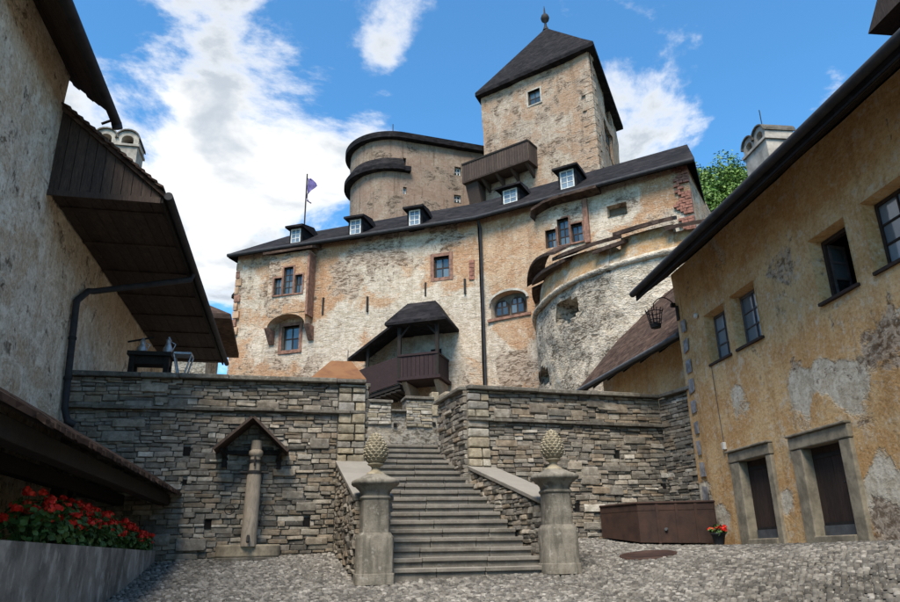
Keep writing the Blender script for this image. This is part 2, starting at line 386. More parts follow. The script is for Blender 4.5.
simple('frame_dark', (.035, .022, .017)); simple('frame_white', (.55, .55, .52)); simple('frame_grey', (.11, .10, .10))
simple('red_stone', (.215, .115, .08), .9, .4, 5); simple('door_stone', (.25, .21, .15), .9, .35, 4); simple('brick', (.235, .105, .075), .9, .4, 7)
simple('white_box', (.62, .60, .55), .6, .1); simple('pot', (.018, .019, .022), .6, .2); simple('black_void', (.006, .005, .005), 1, .2)  # the near-black void colour paints in the dark of rooms and hollows
simple('blue_paint', (.27, .26, .26), .95, .45, 6); simple('steel', (.33, .35, .37), .45, .3, 10, .6); simple('flag_cloth', (.12, .10, .26), .8, .3, 4)
simple('earth', (.03, .022, .016), 1, .4); simple('lime', (.38, .345, .29), .95, .35, 3)
def leafmat(name, a, b_, c):
    def b(nt):
        col = nt.ramp(nt.rnd(), [(0, a), (.5, b_), (1, c)])
        return dict(color=col, rough=.55, spec=.3)
    return material(name, b)
leafmat('leaf', (.03, .065, .016), (.06, .12, .028), (.10, .18, .045))
leafmat('tree_leaf', (.035, .08, .014), (.085, .17, .025), (.16, .26, .05))
leafmat('petal', (.55, .012, .008), (.74, .022, .012), (.82, .07, .035))
simple('bark', (.06, .045, .032), .95, .4)
def b_trough(nt):
    P = nt.pos(); c = nt.ramp(nt.noise(P, 1.6, 7, .65), [(.3, (.14, .13, .11)), (.5, (.27, .25, .215)), (.7, (.38, .355, .31))])
    c = nt.mix(nt.math('MULTIPLY', nt.step(nt.noise(nt.pos((1.6, 1.6, 1.0)), 2.2, 6, .65), .5, .64), .7), c, (.52, .49, .43))
    c = nt.mix(nt.math('MULTIPLY', nt.step(nt.noise(nt.pos((1.2, 1.2, .8), (5, 5, 5)), 1.5, 6, .65), .5, .66), .7), c, (.08, .072, .06))
    return dict(color=c, rough=.95, normal=nt.bump(nt.noise(P, 14, 6, .7), .02, .8))
material('trough', b_trough)
# ------------------------------------------------------------------ stones
def stone_variants(k, mat, nm='stone', n=8, chamf=.16, jit=.10):
    out = []
    for q in range(k):
        J = lambda v, k: v + random.uniform(-k, k)
        cut = lambda: random.uniform(.03, .16)
        pts = []
        for sx, sz in ((1, -1), (1, 1), (-1, 1), (-1, -1)):
            cx, cz_ = cut() * .55, cut() * 1.2
            p1, p2 = (sx * (.5 - cx), sz * J(.485, .015)), (sx * J(.485, .015), sz * (.5 - cz_))
            pts += [p1, p2] if sx * sz < 0 else [p2, p1]
        tilt = random.uniform(-.25, .25), random.uniform(-.25, .25)
        vs = [(x, 0, z) for x, z in pts] + [(x, -.66, z) for x, z in pts] + [(x * .93 + random.uniform(-.012, .012), -1 + tilt[0] * x + tilt[1] * z, z * .80 + random.uniform(-.03, .03)) for x, z in pts]
        fs = [(r * n + i, r * n + (i + 1) % n, (r + 1) * n + (i + 1) % n, (r + 1) * n + i) for r in range(2) for i in range(n)]
        c = len(vs); vs.append((random.uniform(-.1, .1), -1.08, random.uniform(-.1, .1))); fs += [(2 * n + i, 2 * n + (i + 1) % n, c) for i in range(n)]
        mb = MB().add(vs, fs); out.append((mb, mb.mesh(nm, mat)))
    return out
STONES = {m_: stone_variants(24, m_) for m_ in ('rubble', 'quoin')}

class Wall:
    """collects stones, then links the 300 largest as parts and joins the rest"""
    def __init__(s, parent, mat='rubble', cap=300): s.p = parent; s.st = []; s.mat = mat; s.cap = cap
    def stone(s, f, sa, sb, za, zb, depth, o=0.0, rot=0.0, mat=None):
        s.st.append(((sb - sa) * (zb - za), f, (sa + sb) / 2, (za + zb) / 2, sb - sa, zb - za, depth, o, rot, mat or s.mat))
    def rubble(s, f, s0, s1, zb, zt, ch=(.055, .135), ln=(.14, .46), depth=(.022, .065), holes=(), o=0.0, wav=.035, gap=.006, mat=None, tilt=0.0):
        z = min(zb(s0), zb(s1), zb((s0 + s1) / 2)) - .02; zmax = max(zt(s0), zt(s1), zt((s0 + s1) / 2)); ph = random.uniform(0, 9)
        while z < zmax - .02:
            h = random.uniform(*ch); x = s0 - random.uniform(0, .15)
            while x < s1 - .02:
                L = random.uniform(*ln) * (1.0 if random.random() < .8 else 1.5)
                a, b = max(x, s0), min(x + L, s1)
                if s1 - b < .09: b = s1
                mid = (a + b) / 2; dz = wav * math.sin(mid * 1.7 + ph + z * .8) + random.uniform(-.012, .012) + tilt * (mid - s0)
                parts = [(a, b, z, z + h)]
                if h > .13 and random.random() < .45:
                    k = random.uniform(.35, .65); parts = [(a, b, z, z + h * k), (a, b, z + h * k, z + h)]
                elif b - a > .45 and random.random() < .3:
                    k = a + (b - a) * random.uniform(.35, .65); parts = [(a, k, z, z + h), (k, b, z, z + h)]
                for (pa, pb, pz, pq) in parts:
                    pz += dz; pq += dz; top = min(zt(pa), zt(pb)); bot = min(zb(pa), zb(pb)) - .06
                    pq2 = min(pq, top); pz2 = max(pz, bot)
                    if pq2 - pz2 < .03 or pb - pa < .05: continue
                    if any(pa < hb and pb > ha and pz2 < hd and pq2 > hc for ha, hb, hc, hd in holes): 
                        cs = [(pa, min(pb, ha)) for ha, hb, hc, hd in holes if pa < hb and pb > ha and pz2 < hd and pq2 > hc] + [(max(pa, hb), pb) for ha, hb, hc, hd in holes if pa < hb and pb > ha and pz2 < hd and pq2 > hc]
                        for ca, cb in cs:
                            if cb - ca > .06: s.stone(f, ca, cb - gap, pz2, pq2 - gap, random.uniform(*depth), o, 0, mat)
                        continue
                    s.stone(f, pa, pb - gap, pz2, pq2 - gap * .8, random.uniform(*depth) * (1.25 if random.random() < .1 else 1), o, random.uniform(-.045, .045), mat)
                x += L
            z += h
        return s
    def finish(s):
        s.st.sort(key=lambda t: -t[0]); fill = {}
        for i, (A, f, cs, cz, L, H, D, o, r, mt) in enumerate(s.st):
            mb, me = random.choice(STONES[mt]); p = f.w(cs, cz, o)
            M = Matrix.Translation(p) @ f.rot().to_4x4() @ Matrix.Rotation(r, 4, 'Y') @ Matrix.Diagonal((L, D, H * (1 if i % 2 else -1) if False else H, 1))
            if random.random() < .5: M = M @ Matrix.Diagonal((-1, 1, -1, 1))
            if i < s.cap:
                ob = link('stone', me, s.p); ob.matrix_basis = M
            else:
                fill.setdefault(mt, MB()).add([M @ Vector(v) for v in mb.v], mb.f)
        for mt, mb in fill.items(): mb.obj('small_stones', mt, s.p, kind='stuff')

# ------------------------------------------------------------------ ground
def g(x, y):
    a = .12 * y if y < 13 else 1.56 + (min(y, 19) - 13) * .157
    k = sstep(2.0, 6.6, x)
    return a * (1 - k) + (2.08 + (.0 if y > 9 else (y - 9) * .10)) * k
def axis(a, b, fine0, fine1, st, far):
    v = list(np.arange(fine0, fine1 + 1e-6, st)); lo = [fine0 - 4 * 1.6 ** i for i in range(14) if fine0 - 4 * 1.6 ** i > a]; hi = [fine1 + 4 * 1.6 ** i for i in range(14) if fine1 + 4 * 1.6 ** i < b]
    return [a] + lo[::-1] + v + hi + [b]
GX = axis(-900, 900, -14, 14, .5, 0); GY = axis(-900, 900, -10, 22, .5, 0)
def gz(x, y):
    z = g(max(-14, min(14, x)), max(-10, min(22, y)))
    d = max(0, abs(x) - 14, -10 - y, y - 22); return z - min(40, d * .25)
vs = [(x, y, gz(x, y) - .055) for y in GY for x in GX]; n = len(GX)
ground = MB().add(vs, [(j * n + i, j * n + i + 1, (j + 1) * n + i + 1, (j + 1) * n + i) for j in range(len(GY) - 1) for i in range(n - 1)], True).obj('ground', 'ground', kind='structure')

# ------------------------------------------------------------------ main positions
A12 = rad(12); e1 = Vector((math.cos(A12), math.sin(A12), 0)); e2 = Vector((-math.sin(A12), math.cos(A12), 0))
ZT = 5.87
L1 = atZ(72, 372, ZT); L0 = atZ(366, 381, ZT); R0 = atZ(466, 386, ZT); R1 = atZ(658, 396, ZT)
CR = Vector((5.94, 17.72, 0))
uL = (L0 - L1); FW_L = Fr(L1, uL, (uL.y, -uL.x)); LW = uL.length
uR = (R1 - R0); FW_R = Fr(R0, uR, (uR.y, -uR.x)); RW = uR.length
O0 = Vector((-1.09, 13.15, 0)); O1 = Vector((1.62, 13.73, 0))
NST, TREAD, RISE, ZB = 18, .335, .1745, 1.58

def gl(f): return lambda s: (lambda p: g(p.x, p.y) - .05)(f.w(s, 0))

def wall_body(th, f, ln, side_len_l=0, side_r=0, holes=(), quoins=None):
    ledge = f.px(220, 410)[1] if f is FW_L else f.px(560, 423)[1]
    zc = ZT - .10
    core = MB(); core.fbox(f, -.0, ln, .6, zc - .01, -.75, -.015); core.obj('core', 'mortar', th)
    for hx in holes: pass
    wl = Wall(th)
    zt1 = lambda s: ledge - .04; zt2 = lambda s: zc
    hl = list(holes)
    if quoins: hl.append((quoins[0], quoins[1], 0, 9))
    wl.rubble(f, 0, ln, gl(f), zt1, holes=hl)
    wl.rubble(f, 0, ln, lambda s: ledge + .05, zt2, ch=(.06, .17), ln=(.16, .55), holes=hl)
    q1 = quoins[0] if quoins and quoins[0] > 1 else ln - .3; q0 = quoins[1] if quoins and quoins[0] < 1 else .2
    for _ in range(26):     # odd large blocks set proud of the small work
        L, H = random.uniform(.38, .75), random.uniform(.15, .27); a = random.uniform(q0 + .05, q1 - L - .05); zq = random.uniform(gl(f)(a) + .05, zc - H - .05)
        if zq < ledge - .05 < zq + H + .1 or any(a < h[1] + .05 and a + L > h[0] - .05 and zq < h[3] + .05 and zq + H > h[2] - .05 for h in holes): continue
        wl.stone(f, a, a + L, zq, zq + H, random.uniform(.072, .09), 0, random.uniform(-.02, .02))
    for h in holes: MB().fbox(f, h[0] - .01, h[1] + .01, h[2] - .01, h[3] + .01, -.1, .004).obj('drain_hole_shade', 'black_void', th)  # black panel instead of depth, the hole's shade is its colour
    if quoins:   # bigger squared stones at the free corner
        z = gl(f)((quoins[0] + quoins[1]) / 2)
        while z < zc - .05:
            h = min(random.uniform(.12, .27), zc - z)
            k = quoins[0] + (quoins[1] - quoins[0]) * random.choice((.0, .35, .5, .62))
            for a, b in ((quoins[0], k), (k, quoins[1])):
                if b - a > .08: wl.stone(f, a + .006, b - .006, z, z + h - .012, random.uniform(.085, .115), 0, random.uniform(-.012, .012), 'quoin')
            z += h
    # ledge slabs and coping slabs, each a slab of its own
    x = 0.0
    while x < ln:
        L = min(random.uniform(.5, 1.1), ln - x); L = ln - x if ln - x - L < .25 else L
        MB().fbox(f, x + .004, x + L - .004, ledge - .035 + random.uniform(-.01, .01), ledge + .035 + random.uniform(-.008, .01), -.02, .15 + random.uniform(-.02, .02)).obj('ledge_slab', 'coping', th, bevel=.012)
        x += L
    x = -.0
    while x < ln:
        L = min(random.uniform(.7, 1.5), ln - x); L = ln - x if ln - x - L < .35 else L
        MB().fbox(f, x + .003, x + L - .003, zc + random.uniform(-.006, .006), ZT + random.uniform(-.012, .012), -.85, .20 + random.uniform(-.015, .015)).obj('coping_slab', 'coping', th, bevel=.018)
        x += L
    return wl, ledge

# holes that drain the wall
def hole(f, x, y, w=.13, h=.17): s, z = f.px(x, y); return (s - w / 2, s + w / 2, z - h / 2, z + h / 2)
lw = thing('retaining_wall', FW_L.w(LW / 2, g(-5, 15.5)), 'grey coursed rubble stone retaining wall with slab coping behind the old water pump', 'wall')
hl = [hole(FW_L, 187, 451), hole(FW_L, 185, 482, .09, .09), hole(FW_L, 208, 524), hole(FW_L, 307, 522)]
sp0 = FW_L.px(337, 440)[0]
wl, ledgeL = wall_body(lw, FW_L, LW, holes=hl, quoins=(sp0, LW))
# flank of the wall along the stairs
FL_s = Fr(L0, e2, e1)
MB().fbox(FL_s, .01, 4.6, .6, ZT - .11, -.6, -.005).obj('flank_core', 'mortar', lw)
wl.rubble(FL_s, 0, 4.6, lambda s: 3.0, lambda s: ZT - .1, ch=(.1, .22), ln=(.22, .55), depth=(.05, .09), mat='rubble')
wl.finish()
MB().fbox(FL_s, .21, 4.6, ZT - .1, ZT - .004, -.6, .14).obj('coping_slab', 'coping', lw, bevel=.018)

rw = thing('retaining_wall', FW_R.w(RW / 2, g(3, 18)), 'brown and grey rubble stone retaining wall rising behind the rusty steel tub', 'wall')
hl = [hole(FW_R, 617, 455), hole(FW_R, 577, 507), hole(FW_R, 664, 486, .12, .12)]
sq1 = FW_R.px(489, 440)[0]
wl, ledgeR = wall_body(rw, FW_R, RW, holes=hl, quoins=(0, sq1))
# return to the yellow house
pr = CR + Vector((.02, .15, 0)); uS = pr - R1; uS.z = 0; FW_S = Fr(R1, uS, (-uS.y, uS.x) if Vector((-uS.y, uS.x, 0)).dot(-R1) > 0 else (uS.y, -uS.x)); SL = uS.length + .3
MB().fbox(FW_S, 0, SL, .6, ZT - .11, -.6, -.02).obj('core', 'mortar', rw)
wl.rubble(FW_S, .05, SL, gl(FW_S), lambda s: ZT - .1)
MB().fbox(FW_S, .22, SL, ZT - .1, ZT - .006, -.6, .16).obj('coping_slab', 'coping', rw, bevel=.018)
# flank towards the stairs
endR = atZ(440, 403, ZT - .05); uF = Vector((endR.x - R0.x, endR.y - R0.y, 0)); FR_s = Fr(R0, uF, (uF.y, -uF.x) if Vector((uF.y, -uF.x, 0)).x < 0 else (-uF.y, uF.x)); FLn = uF.length
MB().fbox(FR_s, .02, FLn, .6, ZT - .11, -.6, -.01).obj('flank_core', 'mortar', rw)
wl.rubble(FR_s, 0, FLn, lambda s: 2.6, lambda s: ZT - .1, ch=(.07, .18), ln=(.18, .5), depth=(.05, .11))
wl.finish()
MB().fbox(FR_s, .01, FLn + .1, ZT - .098, ZT - .007, -.6, .17).obj('coping_slab', 'coping', rw, bevel=.018)
pb = FR_s.w(FLn - .25, ZT)
MB().fbox(FR_s, FLn - .55, FLn, ZT - .004, ZT + .16, -.45, .06).obj('end_block', 'quoin', rw, bevel=.05)

# ------------------------------------------------------------------ staircase
st = thing('staircase', (O0 + O1) / 2 + Vector((0, 0, ZB)), 'worn grey stone staircase climbing between the two pinecone pillars', 'stairs')
RL_end = Vector((L0.x + .12, L0.y, 0)); RR_end = Vector((R0.x - .08, R0.y, 0))
def edge(v, left):
    a, b = (O0, RL_end) if left else (O1, RR_end)
    va, vb = (a - O0).dot(e2), (b - O0).dot(e2); t = (v - va) / (vb - va); p = a.lerp(b, t) if t <= 1 else b
    if t > 1:
        d = FL_s.u if left else FR_s.u; p = b + d * ((v - vb) / d.dot(e2))
    return (p - O0).dot(e1)
FS = Fr(O0, e1, -e2)      # s across, o towards the viewer
for i in range(NST):
    v0 = i * TREAD; z1 = ZB + RISE * (i + 1); z0 = z1 - RISE
    a, b = edge(v0, True) - .12, edge(v0, False) + .10
    cuts = [a]; 
    while cuts[-1] < b - .9: cuts.append(cuts[-1] + random.uniform(.7, 1.35))
    if b - cuts[-1] < .4 and len(cuts) > 1: cuts[-1] = b
    else: cuts.append(b)
    stp = None
    for c0, c1 in zip(cuts, cuts[1:]):
        dz = random.uniform(-.006, .006); do = random.uniform(-.012, .012)
        mb = MB(); mb.fbox(FS, c0 + .003, c1 - .003, z1 - .075 + dz, z1 + dz, -v0 - TREAD - .10, -v0 + .045 + do)
        mb.fbox(FS, c0 + .003, c1 - .003, z0 - .12, z1 - .076 + dz, -v0 - TREAD, -v0 + do)
        if stp is None: stp = mb.obj('step', 'step_stone', st, bevel=.014)
        else: mb.obj('step_block', 'step_stone', stp, bevel=.014)
vend = NST * TREAD
MB().hexa([FS.w(-2.6, 3.5, -vend + .02), FS.w(2.2, 3.5, -vend + .02), FS.w(2.2, 3.5, -vend - 5), FS.w(-2.6, 3.5, -vend - 5), FS.w(-2.6, ZB + RISE * NST - .01, -vend + .02), FS.w(2.2, ZB + RISE * NST - .01, -vend + .02), FS.w(2.2, ZB + RISE * NST - .01, -vend - 5), FS.w(-2.6, ZB + RISE * NST - .01, -vend - 5)]).obj('landing', 'step_stone', st)
# cheek walls
def cheek(pa, pb, za, zb, inner, wdt, side):
    """pa near the pillar, pb at the retaining wall; inner plane along the steps"""
    u = (pb - pa); u.z = 0; n_ = Vector((u.y, -u.x, 0)).normalized()
    if n_.dot(e1) * side > 0: n_ = -n_            # n points towards the steps
    f = Fr(pa, u, n_); ln = u.length; zt = lambda s: za + (zb - za) * s / ln
    mb = MB(); lo = .5
    mb.hexa([f.w(0, lo, -.06), f.w(ln, lo, -.06), f.w(ln, lo, -wdt + .06), f.w(0, lo, -wdt + .06), f.w(0, zt(0) - .09, -.06), f.w(ln, zt(ln) - .09, -.06), f.w(ln, zt(ln) - .09, -wdt + .06), f.w(0, zt(0) - .09, -wdt + .06)])
    ck = mb.obj('cheek_wall', 'mortar', st)
    wl = Wall(ck, cap=90)
    tl = (zb - za) / ln * .6
    wl.rubble(f, 0, ln, lambda s: ZB + max(0, s - .1) * RISE / TREAD * .9 - .35, lambda s: zt(s) - .085, ch=(.07, .15), ln=(.13, .34), depth=(.05, .1), o=-.06)
    fo = Fr(pa - Vector((n_.x, n_.y, 0)) * wdt, u, -n_)
    wl.rubble(fo, 0, ln, gl(fo), lambda s: zt(s) - .085, ch=(.07, .16), ln=(.15, .4), depth=(.05, .1), o=-.06)
    wl.finish()
    k = 0.0
    while k < ln - .01:
        q = min(ln, k + random.uniform(.9, 1.4)); q = ln if ln - q < .4 else q
        sl = MB().hexa([f.w(k + .004, zt(k) - .085, .06), f.w(q - .004, zt(q) - .085, .06), f.w(q - .004, zt(q) - .085, -wdt - .05), f.w(k + .004, zt(k) - .085, -wdt - .05), f.w(k + .004, zt(k), .06), f.w(q - .004, zt(q), .06), f.w(q - .004, zt(q), -wdt - .05), f.w(k + .004, zt(k), -wdt - .05)])
        sl.obj('cheek_slab', 'step_stone', ck, bevel=.012); k = q
pR = Vector((1.90, 13.74, 0)); pL = Vector((-1.40, 13.1, 0))
zRw = FW_R.px(467, 466)[1]; zLw = FW_L.px(350, 461)[1]
zRp = atY(537, 500, pR.y + .45).z; zLp = atY(360, 497, pL.y + .4).z
cheek(pR + Vector((-.2, .3, 0)), Vector((R0.x + .04, R0.y - .02, 0)), zRp, zRw, None, .60, 1)
cheek(pL + Vector((.25, .3, 0)), Vector((L0.x + .02, L0.y - .02, 0)), zLp, zLw, None, .62, -1)

# ------------------------------------------------------------------ pillars with pinecones
def pillar(p, label, ang):
    z = g(p.x, p.y) - .06; b = Vector((p.x, p.y, z))
    t = thing('gate_pillar', b, label, 'pillar', 'pillars at the foot of the stairs')
    MB().lathe(b, [(.345, 0), (.345, .17), (.335, .18)], 24, .85, ang).obj('plinth', 'red_stone' if False else 'pillar_stone', t, bevel=.012)
    MB().lathe(b + Vector((0, 0, .181)), [(.325, 0), (.325, .56), (.315, .60), (.29, .63), (.275, .66)], 24, .8, ang).obj('base_block', 'pillar_stone', t, bevel=.01)
    MB().lathe(b + Vector((0, 0, .842)), [(.262, 0), (.255, .55), (.27, .56), (.285, .585), (.27, .61), (.255, .62)], 24, .7, ang).obj('shaft', 'pillar_stone', t, bevel=.008)
    MB().lathe(b + Vector((0, 0, 1.463)), [(.255, 0), (.265, .06), (.30, .11), (.345, .15), (.36, .17), (.40, .18), (.425, .205), (.425, .25), (.405, .27), (.30, .31), (.20, .36), (.17, .375)], 32, .55, ang).obj('capital', 'pillar_stone', t)
    q = b + Vector((0, 0, 1.838))
    MB().lathe(q, [(.17, 0), (.155, .03), (.10, .055), (.075, .09), (.075, .125), (.10, .15), (.135, .165), (.15, .185), (.13, .20)], 24).obj('pedestal', 'cone_stone', t)
    q = q + Vector((0, 0, .20)); H = .56
    prof = lambda k: .205 * (math.sin(math.pi * min(1, (k * .93 + .07)) ** .72) ** .75) * (1 - .12 * k) + .008
    cone = MB().lathe(q, [(prof(i / 16), H * i / 16) for i in range(17)], 20).obj('pinecone', 'cone_stone', t)
    sc = MB(); rows = 10
    for r_ in range(rows):
        k = (r_ + .55) / (rows + .6); R = prof(k); nn = 13 if r_ < 7 else 9
        for i in range(nn):
            a = 2 * math.pi * (i + .5 * (r_ % 2)) / nn; wv = 2 * math.pi * R / nn * .5; hh = H / rows * .62
            d = Vector((math.cos(a), math.sin(a), 0)); tt = Vector((-math.sin(a), math.cos(a), 0)); c = q + Vector((0, 0, H * k))
            R2 = prof(min(1, k + hh / H)); R1_ = prof(max(0, k - hh / H))
            P4 = [c + tt * wv + d * (R + .002), c + Vector((0, 0, hh)) + d * (R2 + .004), c - tt * wv + d * (R + .002), c - Vector((0, 0, hh)) + d * (R1_ + .002)]
            ap = c + d * (R + .036) + Vector((0, 0, .018)); sc.add(P4 + [ap], [(0, 1, 4), (1, 2, 4), (2, 3, 4), (3, 0, 4)])
    sc.obj('scales', 'cone_stone', cone, kind='stuff')
pillar(pR, 'stone pillar with pinecone finial at stair foot on the steel tub side', A12)
pillar(pL, 'stone pillar with pinecone finial at stair foot on the water pump side', A12)

# ------------------------------------------------------------------ cobbles
cell = .092; xs = np.arange(-9.5, 9.5, cell); ys = np.arange(5.6, 19.5, cell * .92)
P = []
for j, y in enumerate(ys):
    row = xs + (cell * .5 if j % 2 else 0); P.append(np.stack([row, np.full_like(row, y)], 1))
P = np.concatenate(P); P += rng.normal(0, .013, P.shape)
okm = (np.abs(P[:, 0] + .3) < P[:, 1] * .74 + 1.3)
okm &= ~((P[:, 0] > -1.0) & (P[:, 0] < 1.5) & (P[:, 1] > 13.6)); P = P[okm]
nC = len(P); wv = np.sin(P[:, 0] * .9) * .4 + np.sin(P[:, 1] * .7 + 1) * .5
ang0 = rng.normal(0, .28, nC) + wv * .6; ra = rng.uniform(.043, .060, nC); rb = ra * rng.uniform(.60, .85, nC); hh = rng.uniform(.012, .030, nC)
zg = np.array([g(x, y) for x, y in P]) - .035
K = 7; th_ = np.linspace(0, 2 * np.pi, K, endpoint=False)
V = np.zeros((nC, 2 * K + 1, 3))
jr = rng.uniform(.86, 1.12, (nC, K))
for r_, (sc_, zz) in enumerate(((1.0, 0.0), (.72, .78))):
    lx = np.cos(th_)[None] * ra[:, None] * sc_ * jr; ly = np.sin(th_)[None] * rb[:, None] * sc_ * jr
    ca, sa = np.cos(ang0)[:, None], np.sin(ang0)[:, None]
    V[:, r_ * K:(r_ + 1) * K, 0] = P[:, :1] + lx * ca - ly * sa; V[:, r_ * K:(r_ + 1) * K, 1] = P[:, 1:] + lx * sa + ly * ca
    V[:, r_ * K:(r_ + 1) * K, 2] = (zg + hh * zz)[:, None] - (.02 if r_ == 0 else 0)
V[:, 2 * K, 0] = P[:, 0]; V[:, 2 * K, 1] = P[:, 1]; V[:, 2 * K, 2] = zg + hh
tri = []
for i in range(K):
    j = (i + 1) % K; tri += [(i, j, K + j), (i, K + j, K + i), (K + i, K + j, 2 * K)]
tri = np.array(tri); T = (tri[None] + (np.arange(nC) * (2 * K + 1))[:, None, None]).reshape(-1, 3)
me = bpy.data.meshes.new('cobblestones'); me.vertices.add(nC * (2 * K + 1)); me.vertices.foreach_set('co', V.reshape(-1))
me.loops.add(T.size); me.loops.foreach_set('vertex_index', T.reshape(-1).astype(np.int32)); me.polygons.add(len(T))
me.polygons.foreach_set('loop_start', np.arange(0, T.size, 3, dtype=np.int32)); me.polygons.foreach_set('loop_total', np.full(len(T), 3, dtype=np.int32))
me.polygons.foreach_set('use_smooth', np.ones(len(T), dtype=bool)); me.materials.append(MATS['cobble']); me.update(calc_edges=True); me.validate()
tag(link('cobblestones', me, ground), kind='stuff')
# ------------------------------------------------------------------ yellow house (right)
A7 = rad(7); FH = Fr(CR, (math.sin(A7), -math.cos(A7)), (-math.cos(A7), -math.sin(A7)))
hp = lambda x, y, s, z: None
def blob(p, ri, ro, am, ad): return (tuple(p), ri, ro, am, ad)
def hpt(x, y, o=0.0): s, z = FH.px(x, y, o); return FH.w(s, z, o)
plaster('plaster_yellow', (.64, .575, .465), (.52, .305, .13), (.33, .225, .155), (.61, .41, .205), o=(3, 8, 1), sc=.55, t_mid=(.27, .36), t_dark=(.60, .68), streak=.34, stone_sc=5, stonevis=.10, flat=1.5, relief=.022, edge=.5,
        blobs=[blob(hpt(845, 385), .2, .75, -.34, .04), blob(hpt(890, 345), .2, .95, -.12, .19), blob(hpt(800, 388), .1, .55, -.36, 0), blob(hpt(820, 375), .1, .5, -.3, .08), blob(hpt(885, 490), .2, .8, -.36, .08), blob(hpt(880, 540), .2, .9, -.1, .2), blob(hpt(704, 500), .1, .75, -.34, .06), blob(hpt(722, 520), .1, .6, -.34, 0),
               blob(hpt(765, 535), .1, .6, -.30, .06), blob(hpt(708, 405), .05, .42, 0, .20), blob(hpt(868, 430), .1, .6, -.2, .10), blob(hpt(795, 362), .05, .5, .0, .17), blob(hpt(840, 330), .1, .9, 0, .10), blob(hpt(740, 400), .1, .8, -.16, .08), blob(hpt(690, 450), .05, .5, -.28, 0), blob(hpt(785, 500), .1, .5, -.28, 0), blob(hpt(800, 410), .1, 1.0, -.1, .06)])
house = thing('yellow_house', FH.w(5, 2.1, -3), 'ochre yellow plastered house with two stone framed doors and dark eaves', 'house')
def rect(f, q):   # average pixel quad TL,TR,BR,BL -> s0,s1,z0,z1
    p = [f.px(*c) for c in q]; return ((p[0][0] + p[3][0]) / 2, (p[1][0] + p[2][0]) / 2, (p[2][1] + p[3][1]) / 2, (p[0][1] + p[1][1]) / 2)
W = [rect(FH, q) for q in ([(705.4, 315.5), (723, 303), (732.3, 352.7), (709.8, 366)], [(729.7, 297), (753, 280.6), (763.5, 335.4), (738, 350)], [(808.7, 241.4), (843.2, 217.2), (859.2, 283), (821, 304.5)])]
w4s = FH.px(868, 238)[0]; W.append((w4s, w4s + (W[2][1] - W[2][0]) * 1.05, W[2][2] + .02, W[2][3] + .02))
W.append((W[3][1] + 2.2, W[3][1] + 3.3, W[2][2], W[2][3]))
q2 = lambda pts: [(x / 2.595 + 680, y / 2.595 + 370) for x, y in pts]
D1 = rect(FH, q2([(170, 235), (225, 222), (265, 440), (205, 447)])); D1o = rect(FH, q2([(130, 215), (240, 190), (275, 445), (165, 450)]))
D2 = rect(FH, q2([(340, 200), (415, 182), (470, 425), (385, 432)])); D2o = rect(FH, q2([(290, 180), (440, 135), (500, 430), (335, 450)]))

D1 = (D1[0] - .22, *D1[1:]); D2 = (D2[0] - .25, *D2[1:])      # the leaf sits back in its reveal
ZE = 8.66
SMAX = 26
holes = [(*q, .05) for q in W] + [(d[0] - .05, d[1] + .05, g(*FH.w(d[0], 0)[:2]) - .3, d[3] + .05) for d in (D1, D2)]
mb = wall_grid(MB(), FH, 0, SMAX, .6, ZE + .25, holes, rev=.30, cell=.45, amp=.022)
FHe = Fr(CR, -FH.n, -FH.u)           # gable end wall, seen from behind
mb.prism([FHe.w(0, .6), FHe.w(8.5, .6), FHe.w(8.5, ZE + .25), FHe.w(4.25, ZE + 3.8), FHe.w(0, ZE + .25)], -FHe.n * .3)
mb.fbox(FH, .3, SMAX, .6, ZE + .2, -8.5, -8.2); mb.fbox(FH, SMAX - .3, SMAX, .6, ZE + .2, -8.2, -.05)
mb.obj('wall', 'plaster_yellow', house)
MB().fbox(FH, .4, SMAX - .4, .6, 8.5, -1.6, -1.4).obj('dark_backing', 'black_void', house)  # black backing, painted darkness of the rooms inside
